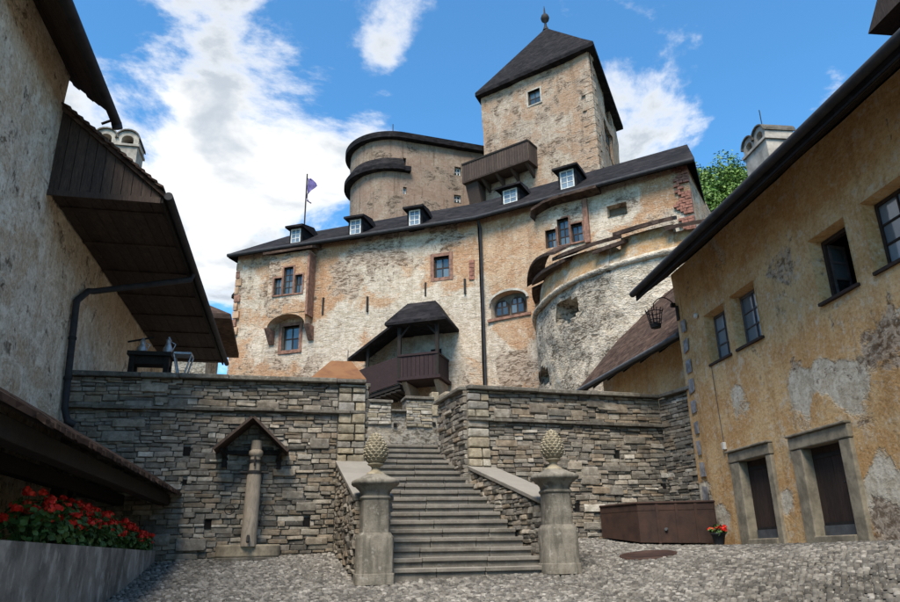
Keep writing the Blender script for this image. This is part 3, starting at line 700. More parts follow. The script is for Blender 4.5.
for i, q in enumerate(W):
    s0, s1, z0, z1 = q[0] + .05, q[1] - .05, q[2] + .05, q[3] - .05
    if i == 2:     # open casement: dark room, leaf swung inwards
        wn = MB(); fr = .07
        wn.fbox(FH, s0, s0 + fr, z0, z1, -.30, -.2).fbox(FH, s1 - fr, s1, z0, z1, -.30, -.2).fbox(FH, s0 + fr, s1 - fr, z0, z0 + fr, -.30, -.2).fbox(FH, s0 + fr, s1 - fr, z1 - fr, z1, -.30, -.2)
        wn = wn.obj('window', 'frame_dark', house)
        for pv, sg in ((s0 + fr, 1), (s1 - fr, -1)):
            a = rad(100 if sg > 0 else 62); fo = Fr(FH.w(pv, 0, -.26), FH.u * sg * math.cos(a) - FH.n * math.sin(a), FH.u * math.sin(a) * -sg - FH.n * math.cos(a) * -1)
            lf = MB(); W2 = (s1 - s0) / 2 - fr
            lf.fbox(fo, 0, .05, z0 + fr, z1 - fr, -.02, .02).fbox(fo, W2 - .05, W2, z0 + fr, z1 - fr, -.02, .02)
            for k in range(4): zz = z0 + fr + (z1 - z0 - 2 * fr - .045) * k / 3; lf.fbox(fo, .05, W2 - .05, zz, zz + .045, -.02, .02)
            lf.obj('casement', 'frame_grey', wn)
            for k in range(3):
                za = z0 + fr + (z1 - z0 - 2 * fr - .045) * k / 3 + .045; zb_ = z0 + fr + (z1 - z0 - 2 * fr - .045) * (k + 1) / 3
                MB().fbox(fo, .05, W2 - .05, za, zb_, -.004, .004).obj('pane', 'glass', wn)
    else:
        wn = window(FH, s0, s1, z0, z1, -.20, house, 2, 3, .03, .055, 'frame_dark' if i > 1 else 'frame_grey', 'glass_sky_tint')
    MB().fbox(FH, q[0] - .03, q[1] + .03, q[2] - .045, q[2] + .012, -.19, .05).obj('sill', 'frame_dark', wn, bevel=.006)
    MB().fbox(FH, s0 + .02, s1 - .02, z0 + .02, z1 - .02, -.75, -.7).obj('room_dark_sheet', 'black_void', wn)  # black sheet standing in for the dark of the room
for (d, do) in ((D1, D1o), (D2, D2o)):
    zg = g(*FH.w((d[0] + d[1]) / 2, 0)[:2]) - .08; fw = min(d[0] - do[0], .42); fwr = min(max(.16, do[1] - d[1]), .30); lt = do[3] - d[3]
    dr = MB().fbox(FH, d[0] - fw, d[0], zg, d[3], -.32, .06).obj('door_jamb', 'door_stone', house, bevel=.02)
    MB().fbox(FH, d[1], d[1] + fwr, zg, d[3], -.32, .06).obj('door_jamb', 'door_stone', house, bevel=.02)
    MB().fbox(FH, d[0] - fw - .02, d[1] + fwr + .02, d[3] + .004, d[3] + lt, -.31, .075).obj('door_lintel', 'door_stone', house, bevel=.02)
    MB().fbox(FH, d[0] - fw - .03, d[1] + fwr + .03, d[3] + lt + .002, d[3] + lt + .05, -.1, .12).obj('door_cornice', 'door_stone', house, bevel=.015)
    MB().fbox(FH, d[0] - .01, d[1] + .01, zg, zg + .17, -.34, .10).obj('door_sill', 'door_stone', house, bevel=.02)
    n_ = 6; wv_ = (d[1] - d[0]) / n_; door = None
    for k in range(n_):
        pl = MB().fbox(FH, d[0] + wv_ * k + .003, d[0] + wv_ * (k + 1) - .003, zg + .171, d[3] - .002, -.20 + random.uniform(-.006, .006), -.14 + random.uniform(-.004, .004))
        if door is None: door = pl.obj('door', 'wood_door', house)
        else: pl.obj('plank', 'wood_door', door)
    for zz in (zg + .32, d[3] - .2): MB().fbox(FH, d[0] + .03, d[1] - .03, zz, zz + .07, -.145, -.125).obj('hinge_strap', 'iron', door)
    MB().fbox(FH, d[0] + .01, d[1] - .01, zg + .172, zg + .34, -.14, -.122).obj('kick_plate', 'zinc', door)
    hs = d[1] - .14; MB().tube([FH.w(hs, zg + 1.02, -.135), FH.w(hs, zg + 1.02, -.07), FH.w(hs - .09, zg + 1.02, -.065)], .014).obj('handle', 'iron', door)
# painted corner blocks
for k in range(9):
    zz = 7.25 - k * .52 - random.uniform(0, .05); wv_ = .26 + random.uniform(-.03, .03)
    pts = [FH.w(.22 + (wv_ if a else 0) + random.uniform(-.03, .03), zz + (.33 if b else 0) + random.uniform(-.03, .03), .03) for a, b in ((0, 0), (1, 0), (1, 1), (0, 1))]
    MB().prism(pts, FH.n * .006).obj('corner_block', 'blue_paint', house)
# eaves, gutter, roof
gp = atZ(643, 286, 8.42); og = (gp - FH.o).dot(FH.n); sg = (gp - FH.o).dot(FH.u)
og = max(.55, min(1.2, og)); sg = min(-.15, max(sg, -.9))
slope = math.tan(rad(36)); zr = lambda o: 8.42 + (og - o) * slope
prof = lambda s: None
rf = MB()
pA = [FH.w(sg, zr(og), og), FH.w(sg, zr(-4.25), -4.25), FH.w(sg, zr(og), -8.5 - og), ]
top = [(og, zr(og)), (-4.25, zr(-4.25)), (-8.5 - og, zr(og))]; bot = [(-8.5 - og, zr(og) - .16), (-4.25, zr(-4.25) - .16), (og, zr(og) - .16)]
rf.prism([FH.w(sg, z, o) for o, z in top + bot], FH.u * (SMAX - sg + .5))
roof = rf.obj('roof', 'slate', house)
nb = 5
for k in range(nb):     # boarded underside of the eaves
    o0, o1 = og * k / nb + .03, og * (k + 1) / nb + .02
    MB().hexa([FH.w(sg + .02, zr(o0) - .20, o0), FH.w(SMAX, zr(o0) - .20, o0), FH.w(SMAX, zr(o1) - .20, o1 - .008), FH.w(sg + .02, zr(o1) - .20, o1 - .008), FH.w(sg + .02, zr(o0) - .163, o0), FH.w(SMAX, zr(o0) - .163, o0), FH.w(SMAX, zr(o1) - .163, o1 - .008), FH.w(sg + .02, zr(o1) - .163, o1 - .008)]).obj('soffit_board', 'wood_dark', roof)
MB().tube([FH.w(sg - .05, 8.40, og + .07), FH.w(SMAX, 8.40, og + .07)], .085, 12).obj('gutter', 'gutter', roof)
MB().fbox(FH, sg, SMAX, 8.2, 8.42, og - .03, og - .005).obj('fascia', 'wood_dark', roof)
# tie beam end under the gable overhang
MB().fbox(FH, sg + .05, 0.0, 8.02, 8.12, -.02, .10).obj('bracket_beam', 'wood_dark', house)
def chimney(f, s, o, zb, zt, parent, w=1.0, d=.62, nm='chimney'):
    c = MB().fbox(f, s - w / 2, s + w / 2, zb, zt - .5, o - d / 2, o + d / 2).obj(nm, 'lime', parent)
    MB().fbox(f, s - w / 2 - .05, s + w / 2 + .05, zt - .5, zt - .43, o - d / 2 - .05, o + d / 2 + .05).obj('chimney_band', 'lime', c)
    for a, b in ((s - w / 2, s), (s, s + w / 2)):
        n_ = 10; m_ = (a + b) / 2; r = (b - a) / 2
        out = [(m_ + r * 1.04 * math.cos(math.pi * k / n_), zt - .25 + r * .9 * math.sin(math.pi * k / n_)) for k in range(n_ + 1)] + [(a, zt - .43), (b, zt - .43)]
        ri = r * .55; inn = [(m_ + ri * math.cos(math.pi * k / n_), zt - .28 + ri * .9 * math.sin(math.pi * k / n_)) for k in range(n_ + 1)]
        ring = MB(); vo = [(b, zt - .43)] + out[:n_ + 1] + [(a, zt - .43)]; vi = [(m_ + ri, zt - .43)] + inn + [(m_ - ri, zt - .43)]
        N = len(vo)
        for oo0, oo1 in ((o - d / 2, o + d / 2),):
            vs = [f.w(p, q, oo1) for p, q in vo] + [f.w(p, q, oo1) for p, q in vi] + [f.w(p, q, oo0) for p, q in vo] + [f.w(p, q, oo0) for p, q in vi]
            fs = []
            for k in range(N - 1): fs += [(k, k + 1, N + k + 1, N + k), (2 * N + k, 2 * N + k + 1, 3 * N + k + 1, 3 * N + k), (k, k + 1, 2 * N + k + 1, 2 * N + k), (N + k, N + k + 1, 3 * N + k + 1, 3 * N + k)]
            ring.add(vs, fs)
        ring.obj('chimney_vault', 'lime', c)
        cap = MB(); oc = [(m_ + r * 1.16 * math.cos(math.pi * k / n_), zt - .25 + r * 1.06 * math.sin(math.pi * k / n_)) for k in range(n_ + 1)]; ic = [(m_ + r * 1.045 * math.cos(math.pi * k / n_), zt - .25 + r * .93 * math.sin(math.pi * k / n_)) for k in range(n_ + 1)]
        vs = [f.w(p, q, o + d / 2 + .06) for p, q in oc + ic] + [f.w(p, q, o - d / 2 - .06) for p, q in oc + ic]; N = n_ + 1; fs = []
        for k in range(n_): fs += [(k, k + 1, N + k + 1, N + k), (2 * N + k, 2 * N + k + 1, 3 * N + k + 1, 3 * N + k), (k, k + 1, 2 * N + k + 1, 2 * N + k), (N + k, N + k + 1, 3 * N + k + 1, 3 * N + k)]
        cap.add(vs, fs).obj('chimney_hood', 'coping', c)
    MB().fbox(f, s - w / 2 + .05, s + w / 2 - .05, zt - .43, zt - .1, o - .02, o + .02).obj('flue_shade', 'black_void', c)  # thin black sheet painted as the dark inside the vaults
    return c
def unp(f, x, y, o): s, z = f.px(x, y, o); return s, z
s_, z_ = FH.px(766, 133, -1.9)
ch = chimney(FH, s_, -1.9, zr(-1.9) - .5, z_, roof, 1.0, .75)
MB().tube([FH.w(s_ - .1, z_ - .1, -1.9), FH.w(s_ - .1, z_ + .75, -1.9)], .012, 6).obj('aerial', 'iron', ch)
# roof dormer
s_, z_ = FH.px(868, 34, .15)
dm = MB().fbox(FH, s_ + .45, s_ + 2.2, zr(-.3) - .3, z_ + .35, -2.2, -.25).obj('dormer', 'plaster_yellow', roof)
MB().prism([FH.w(s_, z_, .15), FH.w(s_ + 2.65, z_, .15), FH.w(s_ + 1.32, z_ + 1.5, .15)], -FH.n * 3.2).obj('dormer_roof', 'wood_gable', dm)
window(FH, s_ + .7, s_ + 1.95, zr(-.3) + .15, z_ - .08, -.2, dm, 2, 2, name='dormer_window')
# small wall boxes
s_, z_ = FH.px(725.5, 446); tag(MB().fbox(FH, s_ - .05, s_ + .05, z_ - .08, z_ + .08, .0, .07).obj('junction_box', 'white_box', bevel=.01), 'small white electrical box on the ochre wall beside a door', 'box')
MB().tube([FH.w(s_, z_ + .08, .03), FH.w(s_ - .03, z_ + .7, .03), FH.w(s_ - .06, 6.0, .03)], .008, 6).obj('cable', 'frame_grey', house)
s_, z_ = FH.px(697, 316); MB().lathe((0, 0, 0), [(.07, 0), (.07, .03), (.05, .05)], 16).obj('wall_cap', 'white_box', house).matrix_basis = Matrix.Translation(FH.w(s_, z_, .02)) @ FH.rot().to_4x4() @ Matrix.Rotation(rad(90), 4, 'X')

# hanging iron lantern basket
s_, z_ = FH.px(676, 317); base = FH.w(.10, z_, .03)
lt = thing('wall_lantern', base, 'black iron fire basket hanging from a curved bracket on the house corner', 'lantern')
dirb = FH.n
pts = [base + dirb * (.0 + .62 * k / 8) + Vector((0, 0, .10 + .38 * math.sin(math.pi * (.12 + .70 * k / 8)))) for k in range(9)]
MB().tube([base + Vector((0, 0, -.05))] + pts + [pts[-1] + Vector((0, 0, -.16))], .014, 8).obj('bracket', 'iron', lt)
MB().fbox(FH, .04, .16, z_ - .14, z_ + .24, .0, .035).obj('wall_plate', 'iron', lt)
MB().tube([FH.w(.10, z_ + .75, .03), pts[4]], .006, 6).obj('stay', 'iron', lt)
bc = pts[-1] + Vector((0, 0, -.66)); bk = MB()
for k in range(12):
    a = 2 * math.pi * k / 12; d = Vector((math.cos(a), math.sin(a), 0)); bk.tube([bc + d * .12, bc + d * .20 + Vector((0, 0, .42)), bc + d * .235 + Vector((0, 0, .50))], .010, 6)
for zz, r in ((0.01, .12), (.2, .16), (.42, .20)): bk.tube([bc + Vector((math.cos(2 * math.pi * k / 20) * r, math.sin(2 * math.pi * k / 20) * r, zz)) for k in range(21)], .011, 6)
bk.obj('basket', 'iron', lt); MB().lathe(bc, [(.12, 0), (.12, .02), (.135, .1)], 16).obj('bowl', 'iron', lt)
MB().tube([pts[-1] + Vector((0, 0, -.16)), bc + Vector((0, 0, .42))], .006, 6).obj('chain', 'iron', lt)

# ------------------------------------------------------------------ shed behind the right wall
sz0 = atY(681, 333, 18.0).z
pf, pn = atZ(577, 391, sz0), atZ(681, 333, sz0); us = pn - pf
if True:
    nS = Vector((-us.y, us.x, 0)); nS = nS if nS.dot(-pf) > 0 else -nS
    FSd = Fr(pf, us, nS); Ls = us.length
    shed = thing('shed', FSd.w(Ls / 2, 4.95, -1.5), 'low ochre outbuilding with brown shingled roof tucked behind the retaining wall', 'shed')
    MB().fbox(FSd, .6, Ls - .02, 4.95, sz0 + .45, -3.2, -.75).obj('wall', 'plaster_yellow', shed)
    hr = 3.3; pr = 3.0
    MB().hexa([FSd.w(0, sz0 - .07, 0), FSd.w(Ls, sz0 - .07, 0), FSd.w(Ls, sz0 + hr - .07, -pr), FSd.w(0.0, sz0 + hr - .07, -pr), FSd.w(0, sz0 + .02, 0), FSd.w(Ls, sz0 + .02, 0), FSd.w(Ls, sz0 + hr + .02, -pr), FSd.w(0, sz0 + hr + .02, -pr)]).obj('roof', 'shingle_brown', shed)
    for k in range(7):
        x = .1 + (Ls - .3) * k / 6; MB().hexa([FSd.w(x, sz0 - .19, -.06), FSd.w(x + .1, sz0 - .19, -.06), FSd.w(x + .1, sz0 + .40, -.9), FSd.w(x, sz0 + .40, -.9), FSd.w(x, sz0 - .072, -.06), FSd.w(x + .1, sz0 - .072, -.06), FSd.w(x + .1, sz0 + .52, -.9), FSd.w(x, sz0 + .52, -.9)]).obj('rafter', 'wood_dark', shed)
    MB().fbox(FSd, 0, Ls, sz0 - .16, sz0 + .04, .0, .025).obj('fascia', 'wood_dark', shed)
    MB().tube([FSd.w(-.1, sz0 - .06, .10), FSd.w(Ls, sz0 - .06, .10)], .065, 10).obj('gutter', 'zinc', shed)
    MB().fbox(FSd, .5, Ls, 5.1, 5.5, -.70, -.5).obj('bench_plinth', 'wood_gable', shed)

# ------------------------------------------------------------------ old house (left)
FG = Fr(L1, (-math.sin(A12), math.cos(A12)), (math.cos(A12), math.sin(A12)))
def gpt(x, y): s, z = FG.px(x, y); return FG.w(s, z)
plaster('plaster_grey', (.80, .72, .58), (.54, .42, .28), (.37, .29, .205), (.66, .55, .41), o=(1, 4, 9), sc=.9, t_mid=(.48, .55), t_dark=(.55, .62), streak=.30, stone_sc=4.0, stonevis=.45, relief=.05, flat=1.2,
        blobs=[blob(gpt(120, 320), .3, 2.2, .2, 0)])
old = thing('old_house', FG.w(-2, 2, -3), 'weathered grey plaster house with dark boarded overhanging eaves and a rain pipe', 'house')
sc_, _ = FG.px(66, 95); zsof = FG.px(53, 197)[1]; ztop1 = FG.px(45, 30)[1]
ztop1 = 11.35; sE = 11.0
mb = wall_grid(MB(), FG, -22, sE, .3, zsof + .2, (), cell=.6, amp=.035)
wall_grid(mb, FG, -22, sc_, zsof + .1, ztop1, (), cell=.6, amp=.035)
mb.fbox(FG, sc_ - .4, sc_ - .03, zsof, ztop1, -8, -.05); mb.fbox(FG, sE - .3, sE, .6, zsof + .2, -8, -.05); mb.fbox(FG, -22, sE, .3, zsof, -8.4, -8)
mb.obj('wall', 'plaster_grey', old)
# lower roof with deep boxed overhang
pe = atZ(166, 213, zsof - .02); oe = (pe - FG.o).dot(FG.n); se = (pe - FG.o).dot(FG.u); pe2 = atZ(223, 363, zsof - .02); se2 = (pe2 - FG.o).dot(FG.u)
zhi = FG.px(64, 113)[1]; s_f = sc_ + .02
se2 = min(max(se2, 6), sE + 3)
lowroof = MB(); sl = (zhi - zsof - .06) / oe; zz = lambda o: zsof + .06 + (oe - o) * sl
lowroof.hexa([FG.w(s_f - .08, zz(oe + .08), oe + .08), FG.w(se2, zz(oe + .08), oe + .08), FG.w(se2, zz(-4), -4), FG.w(s_f - .08, zz(-4), -4), FG.w(s_f - .08, zz(oe + .08) + .09, oe + .08), FG.w(se2, zz(oe + .08) + .09, oe + .08), FG.w(se2, zz(-4) + .09, -4), FG.w(s_f - .08, zz(-4) + .09, -4)])
lr = lowroof.obj('lower_roof', 'shingle_brown', old)
nb = 9
for k in range(nb):
    a, b = oe * k / nb + .03 * (k == 0), oe * (k + 1) / nb - .012; j = random.uniform(-.008, .008)
    MB().fbox(FG, s_f + .05, se2 - .02, zsof - .03 + j, zsof + .005 + j, a, b).obj('soffit_board', 'wood_soffit', lr)
for k in range(8):
    x = s_f + .6 + (se2 - s_f - 1) * k / 7; MB().fbox(FG, x, x + .12, zsof - .062, zsof - .032, .03, oe - .06).obj('soffit_batten', 'wood_soffit', lr)
nb = 11
for k in range(nb):
    a, b = oe * k / nb, oe * (k + 1) / nb - .012
    MB().hexa([FG.w(s_f, zsof - .05, a), FG.w(s_f, zsof - .05, b), FG.w(s_f + .04, zsof - .05, b), FG.w(s_f + .04, zsof - .05, a), FG.w(s_f, max(zz(a) - .004, zsof - .02), a), FG.w(s_f, max(zz(b) - .004, zsof - .02), b), FG.w(s_f + .04, max(zz(b) - .004, zsof - .02), b), FG.w(s_f + .04, max(zz(a) - .004, zsof - .02), a)]).obj('gable_board', 'wood_gable', lr)
MB().fbox(FG, s_f - .03, s_f - .002, zsof - .12, zsof - .0, -.0, oe).obj('gable_rail', 'wood_gable', lr)
MB().fbox(FG, s_f, se2, zsof - .10, zsof + .16, oe + .006, oe + .05).obj('fascia', 'wood_dark', lr)
MB().tube([FG.w(s_f - .08, zsof + .02, oe + .15), FG.w(se2 + .1, zsof - .02, oe + .15)], .085, 12).obj('gutter', 'gutter', lr)
# verge shingles, each its own
for k in range(16):
    a = oe * k / 16; b = oe * (k + 1) / 16
    MB().hexa([FG.w(s_f - .16 + random.uniform(-.03, .03), zz(a) + .085, a), FG.w(s_f - .16 + random.uniform(-.03, .03), zz(b) + .085, b + .05), FG.w(s_f + .5, zz(b) + .085, b + .05), FG.w(s_f + .5, zz(a) + .085, a), FG.w(s_f - .16, zz(a) + .12, a), FG.w(s_f - .16, zz(b) + .14, b + .05), FG.w(s_f + .5, zz(b) + .14, b + .05), FG.w(s_f + .5, zz(a) + .12, a)]).obj('verge_shingle', 'shingle_brown', lr)
# upper eaves
ZG = 10.72; gp = atZ(63, 3, ZG); ou = (gp - FG.o).dot(FG.n); gp2 = atZ(108, 116, ZG); su2 = (gp2 - FG.o).dot(FG.u)
ou = max(.5, min(1.3, ou)); sw = math.tan(rad(38)); zu = lambda o: ZG + (ou - o) * sw; se_r = sc_ + .35
up = MB(); up.hexa([FG.w(-22, zu(ou), ou), FG.w(se_r, zu(ou), ou), FG.w(se_r, zu(-4), -4), FG.w(-22, zu(-4), -4), FG.w(-22, zu(ou) + .15, ou), FG.w(se_r, zu(ou) + .15, ou), FG.w(se_r, zu(-4) + .15, -4), FG.w(-22, zu(-4) + .15, -4)])
ur = up.obj('upper_roof', 'shingle_brown', old)
nb = 5
for k in range(nb):
    a, b = ou * k / nb - .02, ou * (k + 1) / nb - .03; e = random.uniform(-.12, .05)
    MB().hexa([FG.w(-22, zu(a) - .05, a), FG.w(se_r + e, zu(a) - .05, a), FG.w(se_r + e, zu(b) - .05, b), FG.w(-22, zu(b) - .05, b), FG.w(-22, zu(a) - .005, a), FG.w(se_r + e, zu(a) - .005, a), FG.w(se_r + e, zu(b) - .005, b), FG.w(-22, zu(b) - .005, b)]).obj('soffit_board', 'wood_soffit', ur)
MB().tube([FG.w(-22, ZG - .03, ou + .09), FG.w(max(su2, se_r + .3), ZG - .05, ou + .09)], .10, 12).obj('gutter', 'gutter', ur)
ge = FG.w(max(su2, se_r + .3), ZG - .05, ou + .09); MB().tube([ge, ge + Vector((.02, .05, -.12))], .105, 12).obj('gutter_spout', 'gutter', ur)
MB().tube([ge + Vector((-.03, -.05, .05)), ge + FG.n * -.28 + Vector((0, 0, -.06))], .03, 6).obj('gutter_hook', 'iron', ur)
# rain pipe
a_ = FG.w(se + (se2 - se) * .30, zsof - .02, oe + .15); s1_, z1_ = FG.px(88, 291, .12); s2_, z2_ = FG.px(77, 300, .12); s3_, z3_ = FG.px(63, 418, .12)
pxs = atZ(186, 272, zsof - .02); a_ = FG.w((pxs - FG.o).dot(FG.u), zsof - .04, oe + .12)
pp = [a_, a_ + Vector((-.02, -.03, -.18)), FG.w(s1_ + .12, z1_ + .04, .2), FG.w(s1_, z1_, .13), FG.w(s2_, z2_ - .02, .12), FG.w(s2_ + .01, z2_ - .2, .12), FG.w(s3_, z3_ + .2, .12), FG.w(s3_ + .05, z3_ - .05, .2), FG.w(s3_ + .1, z3_ - .12, .34)]
pipe = MB().tube(pp, .07, 12).obj('rain_pipe', 'gutter', old)
for k in (.3, .7):
    p = pp[5].lerp(pp[6], k); MB().lathe(p - Vector((0, 0, .03)), [(.085, 0), (.085, .06)], 14).obj('pipe_clip', 'iron', pipe)
# chimney of the old house
s_, z_ = FG.px(121, 138, -1.0); FCh = Fr(FG.w(s_, 0, -1.0), e1, -e2); chimney(FCh, 0, 0, zz(-1.0) - .9, z_, lr, 1.25, .8)

# ------------------------------------------------------------------ porch
sF, zF = FW_L.px(176, 493); pF = FW_L.w(sF, zF); op = (pF - FG.o).dot(FG.n); sp = (pF - FG.o).dot(FG.u) - .02; zw = s3_ and z3_ - .12

porch = thing('porch', FG.w(-4, 1.6, op / 2), 'dark timber lean-to porch roof on posts along the grey house', 'porch')
kz = (zw - zF) / op; zp = lambda o: zF + (op - o) * kz
sN = -18
def backcut(o): return sp + (op - o) * .0
pr_ = MB().hexa([FG.w(sN, zp(op + .05), op + .05), FG.w(sp, zp(op + .05), op + .05), FG.w(-.1, zp(0), 0.03), FG.w(sN, zp(0), 0.03), FG.w(sN, zp(op + .05) + .07, op + .05), FG.w(sp, zp(op + .05) + .07, op + .05), FG.w(-.1, zp(0) + .07, 0.03), FG.w(sN, zp(0) + .07, 0.03)]).obj('porch_roof', 'shingle_brown', porch)
x = sp - .02; 
while x > -9:    # ragged eave shingles
    L = random.uniform(.10, .17); e = random.uniform(-.03, .05); t = random.uniform(.0, .02)
    MB().hexa([FG.w(x - L + .006, zp(op + .1 + e) - .01 + t, op + .1 + e), FG.w(x, zp(op + .1 + e) - .01 + t, op + .1 + e), FG.w(x, zp(op - .35) + .075, op - .35), FG.w(x - L + .006, zp(op - .35) + .075, op - .35), FG.w(x - L + .006, zp(op + .1 + e) + .05 + t, op + .1 + e), FG.w(x, zp(op + .1 + e) + .05 + t, op + .1 + e), FG.w(x, zp(op - .35) + .10, op - .35), FG.w(x - L + .006, zp(op - .35) + .10, op - .35)]).obj('eave_shingle', 'shingle_brown', pr_); x -= L
nb = 7
for k in range(nb):
    a, b = .05 + (op - .05) * k / nb, .05 + (op - .05) * (k + 1) / nb - .012
    MB().hexa([FG.w(sN, zp(a) - .04, a), FG.w(sp - .1, zp(a) - .04, a), FG.w(sp - .1, zp(b) - .04, b), FG.w(sN, zp(b) - .04, b), FG.w(sN, zp(a) - .005, a), FG.w(sp - .1, zp(a) - .005, a), FG.w(sp - .1, zp(b) - .005, b), FG.w(sN, zp(b) - .005, b)]).obj('roof_board', 'wood_dark', pr_)
MB().fbox(FG, sN, sp - .05, zF - .26, zF - .045, op - .32, op - .10).obj('eave_beam', 'wood_dark', porch, bevel=.015)
OP = (FW_L.w(*FW_L.px(156, 551)) - FG.o).dot(FG.n) - .82
MB().fbox(FG, sN, sp - .05, zF - .262, zF - .05 + .0, OP - .11, OP + .09).obj('beam', 'wood_dark', porch, bevel=.015)
for px_, py_ in ((60, 490), (132, 508)):
    s_, z_ = FG.px(px_, py_, OP); gy = g(*FG.w(s_, 0, OP)[:2]); MB().fbox(FG, s_ - .10, s_ + .10, gy - .1, zF - .262, OP - .11, OP + .09).obj('post', 'wood_dark', porch, bevel=.015)
    MB().hexa([FG.w(s_ + .13, zF - .75, OP - .06), FG.w(s_ + .25, zF - .75 + .1, OP - .06), FG.w(s_ + .25, zF - .65, OP + .06), FG.w(s_ + .13, zF - .75, OP + .06), FG.w(s_ + .52, zF - .27, OP - .06), FG.w(s_ + .64, zF - .27, OP - .06), FG.w(s_ + .64, zF - .27, OP + .06), FG.w(s_ + .52, zF - .27, OP + .06)]).obj('brace', 'wood_dark', porch)
for s_ in (-8.2, -12.0): MB().fbox(FG, s_ - .10, s_ + .10, .3, zF - .262, OP - .11, OP + .09).obj('post', 'wood_dark', porch, bevel=.015)
for k, s_ in enumerate((-3.4, -6.2)):
    wn = window(FG, s_ - .45, s_ + .45, 2.0, 3.1, .09, old, 2, 2, name='window')

# ------------------------------------------------------------------ flower trough
sT, zT = FW_L.px(156, 551); pT = FW_L.w(sT, zT); ot = (pT - FG.o).dot(FG.n); s_end = (pT - FG.o).dot(FG.u) - .05
zn = FG.px(2, 540, ot)
trough = thing('flower_trough', FG.w(-4, 1.3, ot - .3), 'long stained concrete flower trough in front of the timber porch', 'trough')
zt_ = lambda s: zT + (zn[1] - zT) * (s_end - s) / (s_end - zn[0])
mb = MB(); S_ = list(np.linspace(s_end, -12, 24))
for a, b in zip(S_, S_[1:]):
    for o0, o1 in ((ot - .10, ot), (ot - .62, ot - .52)):
        lo = [g(*FG.w(s, 0, o1)[:2]) - .15 for s in (a, b)]
        lo = [min(l, zt_(s) - .05) for l, s in zip(lo, (a, b))]
        j = [random.uniform(-.006, .006)] * 2
        mb.hexa([FG.w(b, lo[1], o1), FG.w(a, lo[0], o1), FG.w(a, lo[0], o0), FG.w(b, lo[1], o0), FG.w(b, zt_(b), o1), FG.w(a, zt_(a), o1), FG.w(a, zt_(a), o0), FG.w(b, zt_(b), o0)])
mb.obj('trough_wall', 'trough', trough)
mb = MB(); mb.add([FG.w(s, zt_(s) - .05, o) for s in S_ for o in (ot - .53, ot - .09)], [(2 * i, 2 * i + 1, 2 * i + 3, 2 * i + 2) for i in range(len(S_) - 1)]).obj('soil', 'earth', trough)

# ------------------------------------------------------------------ geraniums
def leaf_quads(mb, c, R, n, size, flat=.7, up=.3):
    for _ in range(n):
        d = Vector((random.gauss(0, 1), random.gauss(0, 1), random.gauss(0, 1) * flat)).normalized() * random.uniform(.35, 1) ** .5
        p = Vector(c) + Vector((d.x * R[0], d.y * R[1], d.z * R[2]))
        nn = (d * .6 + Vector((random.gauss(0, .5), random.gauss(0, .5), up + random.random() * .8))).normalized(); t = nn.orthogonal().normalized(); t = Matrix.Rotation(random.uniform(0, 6.28), 3, nn) @ t; b = nn.cross(t); s = size * random.uniform(.6, 1.25)
        mb.add([p - t * s, p - t * s * .3 + b * s * .8, p + t * s * .6 + b * s * .6 + nn * s * .15, p + t * s, p + t * s * .5 - b * s * .7 + nn * s * .12, p - t * s * .4 - b * s * .75], [(0, 1, 2, 3), (0, 3, 4, 5)])
def bloom_mesh(k):
    mb = MB(); random.seed(100 + k)
    for _ in range(26):
        d = Vector((random.gauss(0, 1), random.gauss(0, 1), abs(random.gauss(0, .8)) * .9 - .2)).normalized(); p = d * random.uniform(.035, .055)
        nn = (d + Vector((random.gauss(0, .3), random.gauss(0, .3), random.gauss(0, .3)))).normalized(); t = nn.orthogonal().normalized(); t = Matrix.Rotation(random.uniform(0, 6.28), 3, nn) @ t; b = nn.cross(t); s = random.uniform(.016, .026)
        mb.add([p - t * s - b * s * .5, p - t * s * .3 + b * s, p + t * s * .7 + b * s * .7, p + t * s - b * s * .4, p - b * s], [(0, 1, 2, 3, 4)])
    return mb.mesh('bloom', 'petal')
BL = [bloom_mesh(k) for k in range(5)]
random.seed(11)
def geranium(c, R, nb_, nl, label, group=None, scale=1.0):
    t = thing('geranium', c, label, 'flowers', group)
    mb = MB(); leaf_quads(mb, Vector(c) + Vector((0, 0, R[2] * .75)), R, nl, .045 * scale); mb.obj('leaves', 'leaf', t, kind='stuff')
    stm = MB()
    for _ in range(nb_):
        a = random.uniform(0, 6.28); r = random.uniform(.2, 1.0); zz = random.uniform(.15, 1.0)
        p = Vector(c) + Vector((math.cos(a) * R[0] * r, math.sin(a) * R[1] * r, R[2] * (.55 + 1.35 * zz * (1 - .35 * r))))
        stm.tube([Vector(c) + Vector((math.cos(a) * R[0] * r * .4, math.sin(a) * R[1] * r * .4, R[2] * .2)), p], .004, 4, False)
        o = link('bloom', random.choice(BL), t); o.matrix_basis = Matrix.Translation(p) @ Matrix.Rotation(random.uniform(0, 6.28), 4, 'Z') @ Matrix.Scale(scale * random.uniform(.75, 1.3), 4)
    stm.obj('stems', 'leaf', t, kind='stuff')
k = 0; s_ = s_end - .35
while s_ > -7.2:
    h = .20 + .16 * min(1, (s_end - s_) / 4)
    geranium(FG.w(s_, zt_(s_) - .03, ot - .28), (.32, .30, h), 24, 300, 'red flowering geranium growing in the long concrete trough', 'geraniums along the trough', 1.0); s_ -= .5

